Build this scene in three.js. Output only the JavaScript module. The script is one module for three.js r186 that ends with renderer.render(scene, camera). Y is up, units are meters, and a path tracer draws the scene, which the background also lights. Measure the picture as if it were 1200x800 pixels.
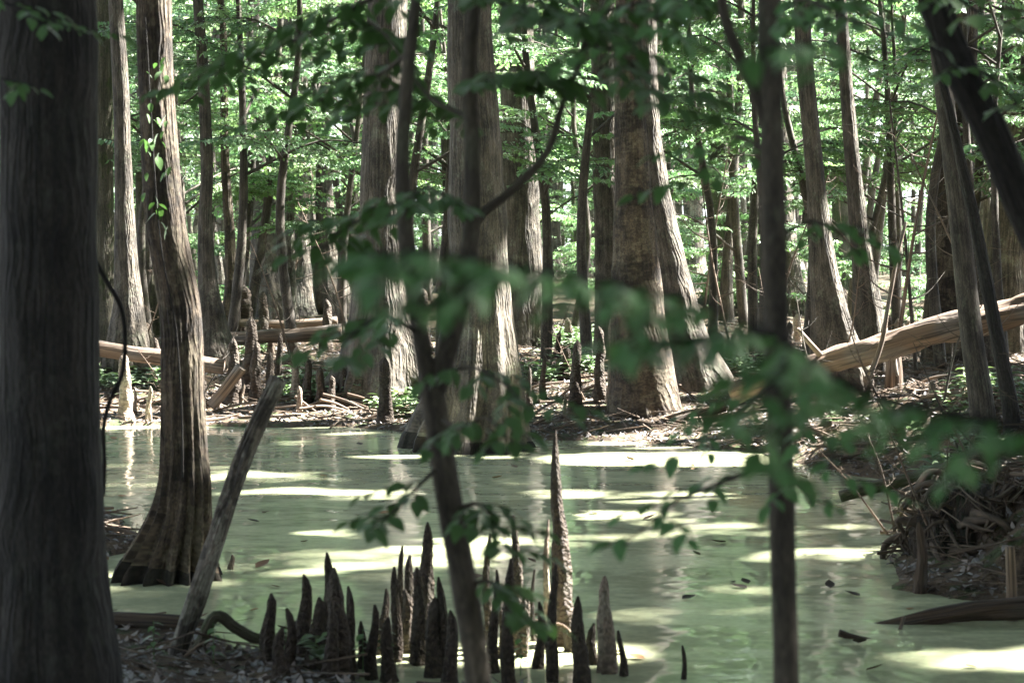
import * as THREE from 'three';
import { mergeGeometries } from 'three/addons/utils/BufferGeometryUtils.js';

// ------------------------------------------------------------------ camera, sky, sun, exposure
const W = 1200, H = 800, F = 2400, CAM_Y = 2.4, HORIZON = 290;
const scene = new THREE.Scene();
const camera = new THREE.PerspectiveCamera(2 * Math.atan(H / 2 / F) * 180 / Math.PI, W / H, 0.1, 1500);
camera.position.set(0, CAM_Y, 0);
const PITCH = -Math.atan((H / 2 - HORIZON) / F);
camera.rotation.set(PITCH, 0, 0);
camera.focus = 26;
camera.userData.fStop = 3.6;
camera.updateMatrixWorld();

const SUN = new THREE.Vector3(0.60, 0.80, -0.20).normalize();      // towards the sun
{
  const w = 64, h = 32, a = new Float32Array(w * h * 4);
  for (let j = 0; j < h; j++) {
    const el = (j + 0.5) / h * Math.PI - Math.PI / 2, t = Math.max(0, Math.sin(el));
    for (let i = 0; i < w; i++) {
      const k = (j * w + i) * 4, m = Math.pow(1 - t, 2.5);
      a[k] = 0.135 + 0.13 * m; a[k + 1] = 0.178 + 0.10 * m; a[k + 2] = 0.24 + 0.045 * m; a[k + 3] = 1;
    }
  }
  const sky = new THREE.DataTexture(a, w, h, THREE.RGBAFormat, THREE.FloatType);
  sky.mapping = THREE.EquirectangularReflectionMapping; sky.magFilter = THREE.LinearFilter; sky.needsUpdate = true;
  scene.background = sky; scene.environment = sky;
}
const sun = new THREE.DirectionalLight(new THREE.Color().setRGB(1, 0.97, 0.92), 5);
sun.position.copy(SUN).multiplyScalar(90).add(new THREE.Vector3(0, 0, -30));
sun.target.position.set(0, 0, -30);
sun.castShadow = true; sun.shadow.radius = 2; sun.shadow.mapSize.set(4096, 4096);
Object.assign(sun.shadow.camera, { left: -45, right: 45, top: 60, bottom: -60, near: 1, far: 220 });
scene.add(sun, sun.target);
const renderer = new THREE.WebGLRenderer({ antialias: true });
renderer.toneMapping = THREE.LinearToneMapping;
renderer.toneMappingExposure = 15.5;
renderer.shadowMap.enabled = true;

// ------------------------------------------------------------------ helpers
const V = (x, y, z) => new THREE.Vector3(x, y, z);
function rng(seed) { let s = seed >>> 0; return () => { s = (s + 0x6D2B79F5) | 0; let t = Math.imul(s ^ (s >>> 15), 1 | s); t = (t + Math.imul(t ^ (t >>> 7), 61 | t)) ^ t; return ((t ^ (t >>> 14)) >>> 0) / 4294967296; }; }
const sstep = (a, b, x) => { const t = Math.min(1, Math.max(0, (x - a) / (b - a))); return t * t * (3 - 2 * t); };
const lerp = (a, b, t) => a + (b - a) * t;
function hash(x, y, s) { let h = Math.imul(x, 374761393) ^ Math.imul(y, 668265263) ^ Math.imul(s, 2147483647 ^ 0x5bd1e995); h = Math.imul(h ^ (h >>> 13), 1274126177); return ((h ^ (h >>> 16)) >>> 0) / 4294967296; }
function vnoise(x, y, s = 0, px = 0, py = 0) {                        // value noise; px, py: periods
  const x0 = Math.floor(x), y0 = Math.floor(y), fx = x - x0, fy = y - y0, u = fx * fx * (3 - 2 * fx), v = fy * fy * (3 - 2 * fy);
  const wx = i => px ? ((i % px) + px) % px : i, wy = i => py ? ((i % py) + py) % py : i;
  const a = hash(wx(x0), wy(y0), s), b = hash(wx(x0 + 1), wy(y0), s), c = hash(wx(x0), wy(y0 + 1), s), d = hash(wx(x0 + 1), wy(y0 + 1), s);
  return a + (b - a) * u + (c - a) * v + (a - b - c + d) * u * v;
}
const fbm = (x, y, s, o = 4) => { let r = 0, a = 0.5, f = 1, t = 0; for (let i = 0; i < o; i++) { r += a * vnoise(x * f, y * f, s + i); t += a; a *= 0.5; f *= 2.03; } return r / t; };

function ray(px, py) {
  const c = Math.cos(PITCH), s = Math.sin(PITCH), x = (px - W / 2) / F, y = -(py - H / 2) / F;
  return V(x, y * c + s, y * s - c);                                  // rotated by the camera's pitch
}
const at = (px, py, d) => { const r = ray(px, py); return V(0, CAM_Y, 0).addScaledVector(r, d / -r.z); };   // the point of a pixel's ray at distance d
const onWater = (px, py) => { const r = ray(px, py); return V(0, CAM_Y, 0).addScaledVector(r, CAM_Y / -r.y); };

// ------------------------------------------------------------------ the pond's outline and the lie of the land
const shorePx = [[-160, 497], [60, 500], [180, 498], [300, 500], [410, 500], [480, 508], [560, 512], [640, 516], [720, 518], [800, 522], [870, 528], [950, 546], [1030, 562], [1078, 590], [1072, 618], [1050, 650], [1062, 690], [1120, 705], [1260, 712], [1500, 705]];
const shore = shorePx.map(([x, y]) => { const p = onWater(x, y); return [p.x, p.z]; });
for (const [x, y] of [[1500, 830], [1150, 860], [900, 860], [780, 850], [720, 830], [640, 822], [520, 815], [420, 800], [330, 772], [240, 745], [130, 735], [60, 700], [110, 655], [165, 642], [168, 618], [140, 604], [60, 596], [-160, 600]]) { const p = onWater(x, y); shore.push([p.x, p.z]); }
function shoreDist(x, z) {                                            // metres to the waterline; negative in the water
  let best = 1e9, inside = false;
  for (let i = 0, n = shore.length, j = n - 1; i < n; j = i++) {
    const [ax, az] = shore[j], [bx, bz] = shore[i], dx = bx - ax, dz = bz - az;
    const t = Math.min(1, Math.max(0, ((x - ax) * dx + (z - az) * dz) / (dx * dx + dz * dz)));
    best = Math.min(best, (x - ax - dx * t) ** 2 + (z - az - dz * t) ** 2);
    if ((az > z) !== (bz > z) && x < ax + (z - az) / (bz - az) * dx) inside = !inside;
  }
  return (inside ? -1 : 1) * Math.sqrt(best);
}
function ground(x, z) {
  const d = -z, s = shoreDist(x, z) + (fbm(x * 1.3, z * 1.3, 11, 3) - 0.5) * 0.5;
  if (s < 0) return Math.max(-0.5, s * 0.55);
  const right = sstep(2.0, 4.0, x) * sstep(30, 22, d) * sstep(11, 14, d);
  const far = sstep(24, 27, d), near = sstep(13.5, 11.5, d);
  const top = 0.32 + 0.45 * right + near * 0.25 + far * (0.14 + 0.75 * sstep(32, 75, d));
  const wide = lerp(2.2, 1.6, right) + far * 3.0 + near * 3.2;
  const hump = (fbm(x * 0.55, z * 0.55, 3, 3) - 0.45) * 0.34 * sstep(0, 2.5, s) + (fbm(x * 2.2, z * 2.2, 8, 3) - 0.5) * 0.14 * sstep(0, 0.5, s);
  return 0.05 * sstep(0, 0.1, s) + (top - 0.05) * sstep(0, wide, s) + hump * (d > 4 ? 1 : 0.3);
}
function onGround(px, py) {                                           // where a pixel's ray meets the ground or the water
  const r = ray(px, py); let t0 = 6, t1 = 6;
  for (let t = 6; t < 160; t += 0.15) { const x = r.x * t, y = CAM_Y + r.y * t, z = r.z * t; if (y <= Math.max(0, ground(x, z))) { t1 = t; break; } t0 = t; t1 = t; }
  return V(r.x * t1, CAM_Y + r.y * t1, r.z * t1);
}

// ------------------------------------------------------------------ textures and materials
function canvasTex(w, h, fn, srgb) {
  const a = new Uint8Array(w * h * 4);
  for (let j = 0; j < h; j++) for (let i = 0; i < w; i++) { const c = fn(i / w, j / h), k = (j * w + i) * 4; a[k] = c[0] * 255; a[k + 1] = c[1] * 255; a[k + 2] = c[2] * 255; a[k + 3] = 255; }
  const t = new THREE.DataTexture(a, w, h); t.wrapS = t.wrapT = THREE.RepeatWrapping; t.magFilter = THREE.LinearFilter; t.minFilter = THREE.LinearMipmapLinearFilter; t.generateMipmaps = true;
  if (srgb) t.colorSpace = THREE.SRGBColorSpace; t.needsUpdate = true; return t;
}
const clamp01 = x => Math.min(1, Math.max(0, x));
const pn = (u, v, fx, fy, s) => vnoise(u * fx, v * fy, s, fx, fy);    // noise that tiles over the unit square
function barkHeight(u, v, s) {
  const warp = (pn(u, v, 6, 10, s + 20) - 0.5) * 0.05;
  const a = 1 - Math.abs(2 * pn(u + warp, v, 30, 5, s) - 1), b = 1 - Math.abs(2 * pn(u + warp, v, 64, 12, s + 1) - 1);
  return clamp01(0.55 * a + 0.28 * b + 0.17 * pn(u, v, 120, 60, s + 2));
}
const barkBump = canvasTex(512, 1024, (u, v) => { const h = barkHeight(u, v, 5); return [h, h, h]; });
const barkMap = canvasTex(512, 1024, (u, v) => {                      // fibre streaks, lichen blotches
  const st = pn(u, v, 90, 7, 41) * 0.5 + pn(u, v, 40, 4, 42) * 0.5, bl = pn(u, v, 5, 9, 43) * 0.6 + pn(u, v, 14, 24, 44) * 0.4, li = sstep(0.62, 0.78, pn(u, v, 9, 16, 45) * 0.6 + pn(u, v, 40, 60, 46) * 0.4);
  const k = 0.30 + 0.36 * st + 0.40 * (bl - 0.5) + 0.24 * pn(u, v, 160, 110, 47);
  return [clamp01(lerp(k, k * 0.98 + 0.10, li)), clamp01(lerp(k * 0.965, k + 0.105, li)), clamp01(lerp(k * 0.915, k * 0.95 + 0.08, li))];
}, true);
const barkMap2 = canvasTex(512, 1024, (u, v) => {                     // rougher bark with crusts of pale lichen and dark scaly patches
  const st = pn(u, v, 70, 10, 141) * 0.5 + pn(u, v, 34, 12, 142) * 0.5, li = sstep(0.54, 0.66, pn(u, v, 7, 12, 143) * 0.55 + pn(u, v, 36, 64, 144) * 0.45), dk = sstep(0.5, 0.68, pn(u, v, 5, 8, 145) * 0.6 + pn(u, v, 22, 50, 146) * 0.4);
  const k = (0.32 + 0.38 * st + 0.26 * (pn(u, v, 150, 130, 147) - 0.2)) * (1 - 0.34 * dk);
  return [clamp01(lerp(k, k + 0.13, li)), clamp01(lerp(k * 0.96, k + 0.135, li)), clamp01(lerp(k * 0.90, k + 0.09, li))];
}, true);
const mossBark = canvasTex(512, 1024, (u, v) => {
  const st = pn(u, v, 90, 9, 51) * 0.6 + pn(u, v, 30, 6, 52) * 0.4, mo = sstep(0.44, 0.66, pn(u, v, 4, 6, 53) * 0.6 + pn(u, v, 24, 30, 54) * 0.4), k = 0.34 + 0.34 * st + 0.22 * pn(u, v, 160, 110, 57);
  return [lerp(k, k * 0.80, mo), lerp(k * 0.96, k * 0.88, mo), lerp(k * 0.9, k * 0.62, mo)];
}, true);
const kneeMap = canvasTex(256, 512, (u, v) => { const k = 0.46 + 0.4 * (pn(u, v, 24, 30, 61) * 0.6 + pn(u, v, 60, 50, 62) * 0.4), m = sstep(0.55, 0.75, pn(u, v, 6, 8, 63)); return [k, lerp(k * 0.94, k * 0.98, m), lerp(k * 0.87, k * 0.90, m)]; }, true);
const kneeBump = canvasTex(256, 512, (u, v) => { const h = pn(u, v, 26, 30, 71) * 0.6 + pn(u, v, 64, 70, 72) * 0.4; return [h, h, h]; });
const woodMap = canvasTex(256, 1024, (u, v) => { const k = 0.5 + 0.42 * (pn(u, v, 70, 5, 81) * 0.6 + pn(u, v, 26, 3, 82) * 0.4) - 0.2 * sstep(0.7, 0.8, pn(u, v, 44, 4, 83)); const r = sstep(0.45, 0.7, pn(u, v, 5, 5, 84)); return [k, lerp(k * 0.95, k * 0.88, r), lerp(k * 0.90, k * 0.77, r)]; }, true);
const soilMap = canvasTex(1024, 1024, (u, v) => {
  const a = pn(u, v, 12, 12, 91) * 0.4 + pn(u, v, 48, 48, 92) * 0.35 + pn(u, v, 180, 180, 93) * 0.25, g = sstep(0.56, 0.72, pn(u, v, 9, 9, 94) * 0.6 + pn(u, v, 40, 40, 95) * 0.4), k = 0.22 + 0.5 * a;
  return [lerp(k, k * 0.7, g), lerp(k * 0.88, k * 0.85, g), lerp(k * 0.74, k * 0.5, g)];
}, true);
const soilBump = canvasTex(1024, 1024, (u, v) => { const h = pn(u, v, 40, 40, 101) * 0.5 + pn(u, v, 110, 110, 102) * 0.3 + pn(u, v, 260, 260, 103) * 0.2; return [h, h, h]; });

const std = (rgb, o = {}) => { const m = new THREE.MeshStandardMaterial({ roughness: 0.92, side: THREE.DoubleSide, ...o }); m.color.setRGB(...rgb); return m; };
const M = {
  bark: std([0.225, 0.205, 0.175], { map: barkMap, bumpMap: barkBump, bumpScale: 0.035 }),
  barkWarm: std([0.19, 0.152, 0.115], { map: barkMap2, bumpMap: barkBump, bumpScale: 0.035 }),
  barkPale: std([0.40, 0.375, 0.34], { map: barkMap2, bumpMap: barkBump, bumpScale: 0.03 }),
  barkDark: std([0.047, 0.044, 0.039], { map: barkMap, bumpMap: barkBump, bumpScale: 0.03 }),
  barkMoss: std([0.23, 0.23, 0.18], { map: mossBark, bumpMap: barkBump, bumpScale: 0.035 }),
  barkSmooth: std([0.17, 0.155, 0.135], { map: barkMap, bumpMap: kneeBump, bumpScale: 0.004 }),
  sapling: std([0.16, 0.145, 0.12], { map: barkMap, bumpMap: kneeBump, bumpScale: 0.006 }),
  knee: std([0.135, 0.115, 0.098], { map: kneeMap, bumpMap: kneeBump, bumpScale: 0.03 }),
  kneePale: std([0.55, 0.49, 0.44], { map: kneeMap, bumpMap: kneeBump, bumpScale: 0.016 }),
  wood: std([0.35, 0.335, 0.315], { map: woodMap, bumpMap: barkBump, bumpScale: 0.008 }),
  woodRed: std([0.27, 0.24, 0.215], { map: woodMap, bumpMap: barkBump, bumpScale: 0.012 }),
  woodDark: std([0.14, 0.125, 0.11], { map: woodMap, bumpMap: barkBump, bumpScale: 0.01 }),
  woodMoss: std([0.22, 0.22, 0.16], { map: mossBark, bumpMap: kneeBump, bumpScale: 0.012 }),
  stick: std([0.34, 0.31, 0.28], { map: woodMap }),
  wetBark: std([0.05, 0.043, 0.034], { map: barkMap2, roughness: 0.95, bumpMap: barkBump, bumpScale: 0.02 }),
  root: std([0.19, 0.16, 0.13], { map: kneeMap }),
  soil: std([0.40, 0.36, 0.31], { map: soilMap, bumpMap: soilBump, bumpScale: 0.03, roughness: 1 }),
};
const leafMat = (rgb, t = 0.42, coat = 0.5) => { const m = new THREE.MeshPhysicalMaterial({ roughness: 1, transmission: t, thickness: 0, ior: 1.4, side: THREE.DoubleSide, clearcoat: coat, clearcoatRoughness: 0.38 }); m.color.setRGB(...rgb); return m; };
const L = {
  under: leafMat([0.145, 0.285, 0.105], 0.48, 0.7),
  canopy: std([0.10, 0.165, 0.06], { roughness: 0.7, vertexColors: true }),
  near: leafMat([0.10, 0.235, 0.068], 0.40, 0.4),
  far: std([0.145, 0.285, 0.105], { roughness: 0.6 }),
  mid: leafMat([0.075, 0.165, 0.042], 0.42, 0.4),
  vine: leafMat([0.075, 0.170, 0.035], 0.42, 0.4),
  herb: leafMat([0.100, 0.190, 0.055], 0.35, 0.3),
  litter: (() => { const m = std([1, 1, 1], { roughness: 0.9 }); return m; })(),
};

// ------------------------------------------------------------------ naming and grouping
const taken = {};
function numbered(name) { const n = taken[name] = (taken[name] ?? -1) + 1; return n ? `${name}_${String(n).padStart(3, '0')}` : name; }
function shade(o) { o.castShadow = true; o.receiveShadow = true; return o; }
function thing(name, label, category, base, group) {
  const o = new THREE.Group(); o.name = numbered(name); o.position.copy(base); o.userData = { label, category };
  if (group) o.userData.group = group; scene.add(o); return o;
}
function part(name, geo, mat, parent, local) {                        // geometry given in world metres unless local
  if (!local) { const b = parent.isScene ? V(0, 0, 0) : parent.getWorldPosition(V()); geo.translate(-b.x, -b.y, -b.z); }
  const m = shade(new THREE.Mesh(geo, mat)); m.name = name; parent.add(m); return m;
}
function single(name, geo, mat, base, label, category, group) {       // a thing that is one mesh
  geo.translate(-base.x, -base.y, -base.z); const m = shade(new THREE.Mesh(geo, mat)); m.name = numbered(name); m.position.copy(base); m.userData = { label, category };
  if (group) m.userData.group = group; scene.add(m); return m;
}
function copies(name, geo, mat, parent, mats, cols, stuff = true) {
  const base = parent.isScene ? V(0, 0, 0) : parent.getWorldPosition(V());
  const m = shade(new THREE.InstancedMesh(geo, mat, mats.length)), q = new THREE.Matrix4().makeTranslation(-base.x, -base.y, -base.z), t = new THREE.Matrix4();
  mats.forEach((x, i) => { m.setMatrixAt(i, t.multiplyMatrices(q, x)); if (cols) m.setColorAt(i, cols[i]); });
  m.name = name; if (stuff) m.userData.kind = 'stuff'; parent.add(m); return m;
}

// ------------------------------------------------------------------ shapes
function loft(pts, rad, o = {}) {                                     // a tapering, fluted tube through pts
  const { radial = 12, flute = 0, fluteH = 1, lobes = 7, seed = 1, rough = 0.05, roughF = 3, y0 = pts[0].y, uw, cap = true, vs = 0.5 } = o;
  const r = rng(seed * 7919 + 13), ph = Array.from({ length: 6 }, () => r() * 6.283), n = pts.length, pos = [], uv = [], idx = [];
  const flat = []; let N = V(1, 0, 0), len = 0; const T = V(), B = V(), ur = uw ?? Math.max(0.25, Math.round(Math.PI * 2 * rad[Math.floor(n / 2)]) || Math.PI * 2 * rad[Math.floor(n / 2)]);
  for (let i = 0; i < n; i++) {
    T.subVectors(pts[Math.min(n - 1, i + 1)], pts[Math.max(0, i - 1)]).normalize();
    if (i === 0 && Math.abs(T.x) > 0.9) N.set(0, 0, 1);
    N.addScaledVector(T, -N.dot(T)).normalize(); B.crossVectors(T, N);
    if (i) len += pts[i].distanceTo(pts[i - 1]);
    const k = flute ? Math.exp(-Math.max(0, pts[i].y - y0) / fluteH) : 0;
    for (let j = 0; j <= radial; j++) {
      const jj = j % radial, a = jj / radial * Math.PI * 2;
      let f = 1 + rough * (vnoise(jj / radial * roughF * 4, len * roughF * 1.2, seed, Math.round(roughF * 4)) - 0.5) * 2;
      if (k > 0.01) {
        const l1 = 1 - Math.abs(Math.sin(a * lobes / 2 + ph[0] + 0.5 * Math.sin(a + ph[1]))), l2 = Math.cos(a * 3 + ph[2]) * 0.5 + Math.cos(a * 2 + ph[3]) * 0.35, l3 = 1 - Math.abs(Math.sin(a * (lobes + 3) / 2 + ph[4]));
        f += k * flute * (Math.pow(l1, 0.9) * 0.9 + 0.35 * l2 + 0.35 * l3 - 0.55);
      }
      const R = rad[i] * f, c = Math.cos(a) * R, s = Math.sin(a) * R;
      pos.push(pts[i].x + N.x * c + B.x * s, pts[i].y + N.y * c + B.y * s, pts[i].z + N.z * c + B.z * s);
      uv.push(j / radial * ur, len * vs);
    }
  }
  for (let i = 0; i < n - 1; i++) for (let j = 0; j < radial; j++) { const a = i * (radial + 1) + j, b = a + radial + 1; idx.push(a, a + 1, b, b, a + 1, b + 1); }
  if (cap) for (const e of [0, n - 1]) {
    const c = pos.length / 3; pos.push(pts[e].x, pts[e].y, pts[e].z); uv.push(0.1, 0.1);
    for (let j = 0; j < radial; j++) { const a = e * (radial + 1) + j; e ? idx.push(a, a + 1, c) : idx.push(a + 1, a, c); }
  }
  const g = new THREE.BufferGeometry(); g.setAttribute('position', new THREE.Float32BufferAttribute(pos, 3)); g.setAttribute('uv', new THREE.Float32BufferAttribute(uv, 2)); g.setIndex(idx); g.computeVertexNormals();
  const nn = g.attributes.normal;                                      // close the seam of the normals
  for (let i = 0; i < n; i++) { const a = i * (radial + 1), b = a + radial, x = nn.getX(a) + nn.getX(b), y = nn.getY(a) + nn.getY(b), z = nn.getZ(a) + nn.getZ(b), l = Math.hypot(x, y, z) || 1; nn.setXYZ(a, x / l, y / l, z / l); nn.setXYZ(b, x / l, y / l, z / l); }
  return g;
}
function spline(pts, n) { return new THREE.CatmullRomCurve3(pts, false, 'centripetal').getPoints(n); }
function tube(pts, r0, r1, o = {}) { const n = o.n ?? Math.max(6, pts.length * 4), p = pts.length > 2 ? spline(pts, n) : Array.from({ length: n + 1 }, (_, i) => pts[0].clone().lerp(pts[1], i / n)); return loft(p, p.map((_, i) => lerp(r0, r1, i / (p.length - 1))), { radial: 7, rough: 0.08, ...o }); }

function leafShape(len, wid, fold = 0.18, rows = 4, curl = 0.12) {    // an ovate blade along +x, midrib fold, y up
  const pos = [0, 0, 0], idx = [], prof = t => Math.pow(Math.sin(Math.PI * Math.pow(t, 0.75)), 0.9);
  for (let i = 1; i < rows; i++) { const t = i / rows, w = wid * prof(t), y = -curl * len * t * t; pos.push(t * len, y, 0, t * len, y + fold * w, w, t * len, y + fold * w, -w); }
  pos.push(len, -curl * len, 0); const e = pos.length / 3 - 1;
  idx.push(0, 2, 1, 0, 1, 3);
  for (let i = 0; i < rows - 2; i++) { const a = 1 + i * 3, b = a + 3; idx.push(a, a + 1, b, b, a + 1, b + 1, a, b, a + 2, b, b + 2, a + 2); }
  const z = 1 + (rows - 2) * 3; idx.push(z, z + 1, e, z, e, z + 2);
  const g = new THREE.BufferGeometry(); g.setAttribute('position', new THREE.Float32BufferAttribute(pos, 3)); g.setAttribute('uv', new THREE.Float32BufferAttribute(new Float32Array(pos.length / 3 * 2), 2)); g.setIndex(idx); g.computeVertexNormals(); return g;
}
function placed(g, p, yaw, pitch, roll, s = 1) { const m = new THREE.Matrix4().compose(p, new THREE.Quaternion().setFromEuler(new THREE.Euler(roll, yaw, pitch, 'YZX')), V(s, s, s)); return g.clone().applyMatrix4(m); }

// A flat leafy spray, one metre long, along +x
function sprayShape(seed, leaves, leafLen) {
  const r = rng(seed), base = leafShape(leafLen, leafLen * 0.27, 0.25, 2, 0.1), L1 = [], tw = [];
  const twig = (p0, yaw, len, n) => {
    const pts = [0, 0.5, 1].map(t => V(p0.x + Math.cos(yaw) * len * t, p0.y - 0.12 * len * t * t, p0.z - Math.sin(yaw) * len * t));
    tw.push(loft(pts, [0.006, 0.004, 0.002], { radial: 3, cap: false, rough: 0 }));
    for (let i = 0; i < n; i++) { const t = (i + 0.6) / n, p = V().lerpVectors(pts[0], pts[2], t); p.y = p0.y - 0.12 * len * t * t; L1.push(placed(base, p, yaw + (i % 2 ? 1 : -1) * (0.7 + r() * 0.5), -0.15 - r() * 0.6 + (r() - 0.5) * 0.6, (r() - 0.5) * 1.7, 0.7 + r() * 0.6)); }
  };
  twig(V(0, 0, 0), 0, 1, Math.round(leaves * 0.25));
  for (let k = 0; k < 6; k++) { const t = 0.12 + k * 0.14; twig(V(t, -0.12 * t * t, 0), (k % 2 ? 1 : -1) * (0.6 + r() * 0.35), 0.55 * (1 - t * 0.6), Math.round(leaves * 0.125)); }
  const A = mergeGeometries(L1), B = mergeGeometries(tw); return mergeGeometries([A, B], true);
}
const sprays = [1, 2, 3].map(s => sprayShape(s * 101, 80, 0.09));
const green = (r, k = 0.3) => { const v = 1 - k / 2 + r() * k, y = r(); return new THREE.Color().setRGB(v * (0.85 + 0.4 * y), v * (0.95 + 0.12 * y), v * (0.8 + 0.25 * r())); };

// ------------------------------------------------------------------ gaps in the canopy that let the sun through: places the photograph shows in sun
const gaps = [];
const gap = (p, r, leafy = 0) => gaps.push({ p, r: r > 0 ? r * 1.2 : r, leafy });   // leafy: the share of sprays that still hang in the gap
function inGap(p, extra) {
  for (const g of gaps) { const dx = p.x - g.p.x, dy = p.y - g.p.y, dz = p.z - g.p.z, t = dx * SUN.x + dy * SUN.y + dz * SUN.z; if (t > 0 && dx * dx + dy * dy + dz * dz - t * t < (g.r + extra) ** 2) return 1 - g.leafy; }
  return 0;
}
for (const [x0, x1, y, r] of [[280, 480, 582, 0.2], [660, 830, 582, 0.26], [700, 800, 600, 0.2], [540, 620, 536, 0.15], [740, 830, 650, 0.1], [920, 1060, 645, 0.16], [860, 915, 688, 0.08], [1100, 1230, 776, 0.2], [960, 1050, 578, 0.12], [300, 410, 622, 0.08], [330, 420, 512, 0.12]])
  for (let x = x0; x <= x1; x += 34) { const k = hash(x, y, 9), q = hash(y, x, 5); gap(onWater(x + (k - 0.5) * 40, y + (q - 0.5) * 14), r - 0.30 + 0.3 * k, 0.06); }
for (const [x, y, d, r] of [[196, 10, 15, 0.4], [198, 70, 15, 0.35], [200, 140, 15, 0.25], [212, 230, 15, 0.2], [226, 400, 15, 0.2], [230, 450, 15, 0.2], [470, 90, 29, 0.4], [466, 150, 29, 0.35], [470, 250, 29, 0.25], [428, 400, 29, 0.3], [505, 400, 29, 0.3],
  [622, 60, 38, 0.5], [624, 130, 38, 0.5], [626, 210, 38, 0.5], [628, 280, 38, 0.5], [655, 360, 40, 0.7], [640, 370, 40, 0.5], [780, 60, 29, 0.3], [786, 160, 29, 0.3], [790, 280, 29, 0.4], [800, 340, 29, 0.4], [820, 420, 29, 0.5], [840, 460, 29, 0.4], [566, 400, 24, 0.25], [590, 390, 24, 0.25],
  [146, 100, 31, 0.35], [148, 180, 31, 0.35], [152, 300, 31, 0.3], [150, 380, 31, 0.3], [1015, 360, 30, 0.5], [985, 380, 27, 0.35], [1000, 400, 27, 0.3], [1050, 385, 24, 0.45], [1100, 370, 24, 0.4], [1160, 350, 24, 0.5], [1195, 345, 24, 0.5], [1010, 405, 24, 0.35], [955, 425, 24, 0.35],
  [190, 412, 29, 0.4], [140, 410, 29, 0.3], [245, 470, 29, 0.5], [160, 480, 28, 0.7], [200, 490, 28, 0.6], [300, 485, 29, 0.6], [360, 490, 29, 0.5], [410, 480, 29, 0.4], [270, 450, 30, 0.3], [330, 395, 35, 0.5], [680, 440, 33, 0.6], [650, 480, 29, 0.4], [700, 400, 36, 0.7], [660, 400, 36, 0.6], [820, 510, 26.5, 0.35], [760, 505, 27, 0.3],
  [945, 470, 24, 0.35], [1080, 555, 19.5, 0.1], [1170, 540, 19, 0.1], [1090, 410, 27, 0.4], [1110, 420, 26, 0.4], [135, 612, 17, 0.05], [650, 520, 12.3, 0.12], [668, 690, 12.3, 0.14], [610, 760, 12, 0.16], [640, 770, 12, 0.16], [660, 780, 12, 0.15], [1195, 660, 14, -0.1], [960, 215, 24, 0.5], [1040, 205, 24, 0.5], [1110, 200, 24, 0.5], [1010, 190, 26, 0.5], [865, 190, 45, 0.6], [860, 260, 45, 0.6], [335, 250, 55, 1], [385, 310, 50, 0.8], [300, 200, 48, 0.6], [480, 300, 2.6, -0.03], [575, 312, 2.62, -0.055], [655, 318, 2.65, -0.03], [760, 340, 2.68, -0.055], [850, 372, 2.7, -0.03], [940, 420, 2.75, -0.055], [1070, 474, 2.8, -0.03]])
  gap(at(x, y, d), r);
for (const [x, y, r] of [[135, 486, 0.4], [165, 470, 0.4], [185, 488, 0.5], [215, 476, 0.4], [250, 488, 0.5], [285, 482, 0.4], [320, 490, 0.5], [350, 478, 0.3], [385, 490, 0.5], [425, 488, 0.4], [455, 478, 0.3], [630, 490, 0.3], [660, 470, 0.4], [690, 485, 0.4], [640, 450, 0.5], [700, 450, 0.5], [735, 512, 0.25], [790, 508, 0.3], [840, 505, 0.3], [950, 495, 0.1], [1110, 480, 0.1], [300, 420, 0.5], [350, 400, 0.6], [180, 430, 0.4], [520, 420, 0.6], [900, 400, 0.6], [960, 395, 0.6], [1050, 405, 0.5], [620, 400, 0.7], [240, 380, 0.7], [830, 390, 0.7]]) gap(onGround(x, y), r);

// ------------------------------------------------------------------ ground and water
{
  const xs = [], zs = [], grow = (a, from, step, to, dir) => { let v = from, s = step; while (dir * (to - v) > 0) { a.push(v); v += dir * s; s *= 1.16; } a.push(to); };
  const mid = (a, lo, hi, st) => { for (let v = lo; v <= hi; v += st) a.push(v); };
  const l = []; grow(l, -11.2, 0.2, -500, -1); xs.push(...l.reverse()); mid(xs, -11, 11, 0.16); grow(xs, 11.2, 0.2, 500, 1);
  const f = []; grow(f, -50.2, 0.3, -700, -1); zs.push(...f.reverse()); mid(zs, -50, -8, 0.16); grow(zs, -7.8, 0.2, 300, 1);
  const pos = [], uv = [], idx = [];
  for (const z of zs) for (const x of xs) { pos.push(x, ground(x, z), z); uv.push(x / 2, z / 2); }
  const nx = xs.length; for (let j = 0; j < zs.length - 1; j++) for (let i = 0; i < nx - 1; i++) { const a = j * nx + i; idx.push(a, a + nx, a + 1, a + 1, a + nx, a + nx + 1); }
  const g = new THREE.BufferGeometry(); g.setAttribute('position', new THREE.Float32BufferAttribute(pos, 3)); g.setAttribute('uv', new THREE.Float32BufferAttribute(uv, 2)); g.setIndex(idx); g.computeVertexNormals();
  const m = shade(new THREE.Mesh(g, M.soil)); m.name = 'ground'; m.userData.kind = 'structure'; scene.add(m);
}
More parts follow.
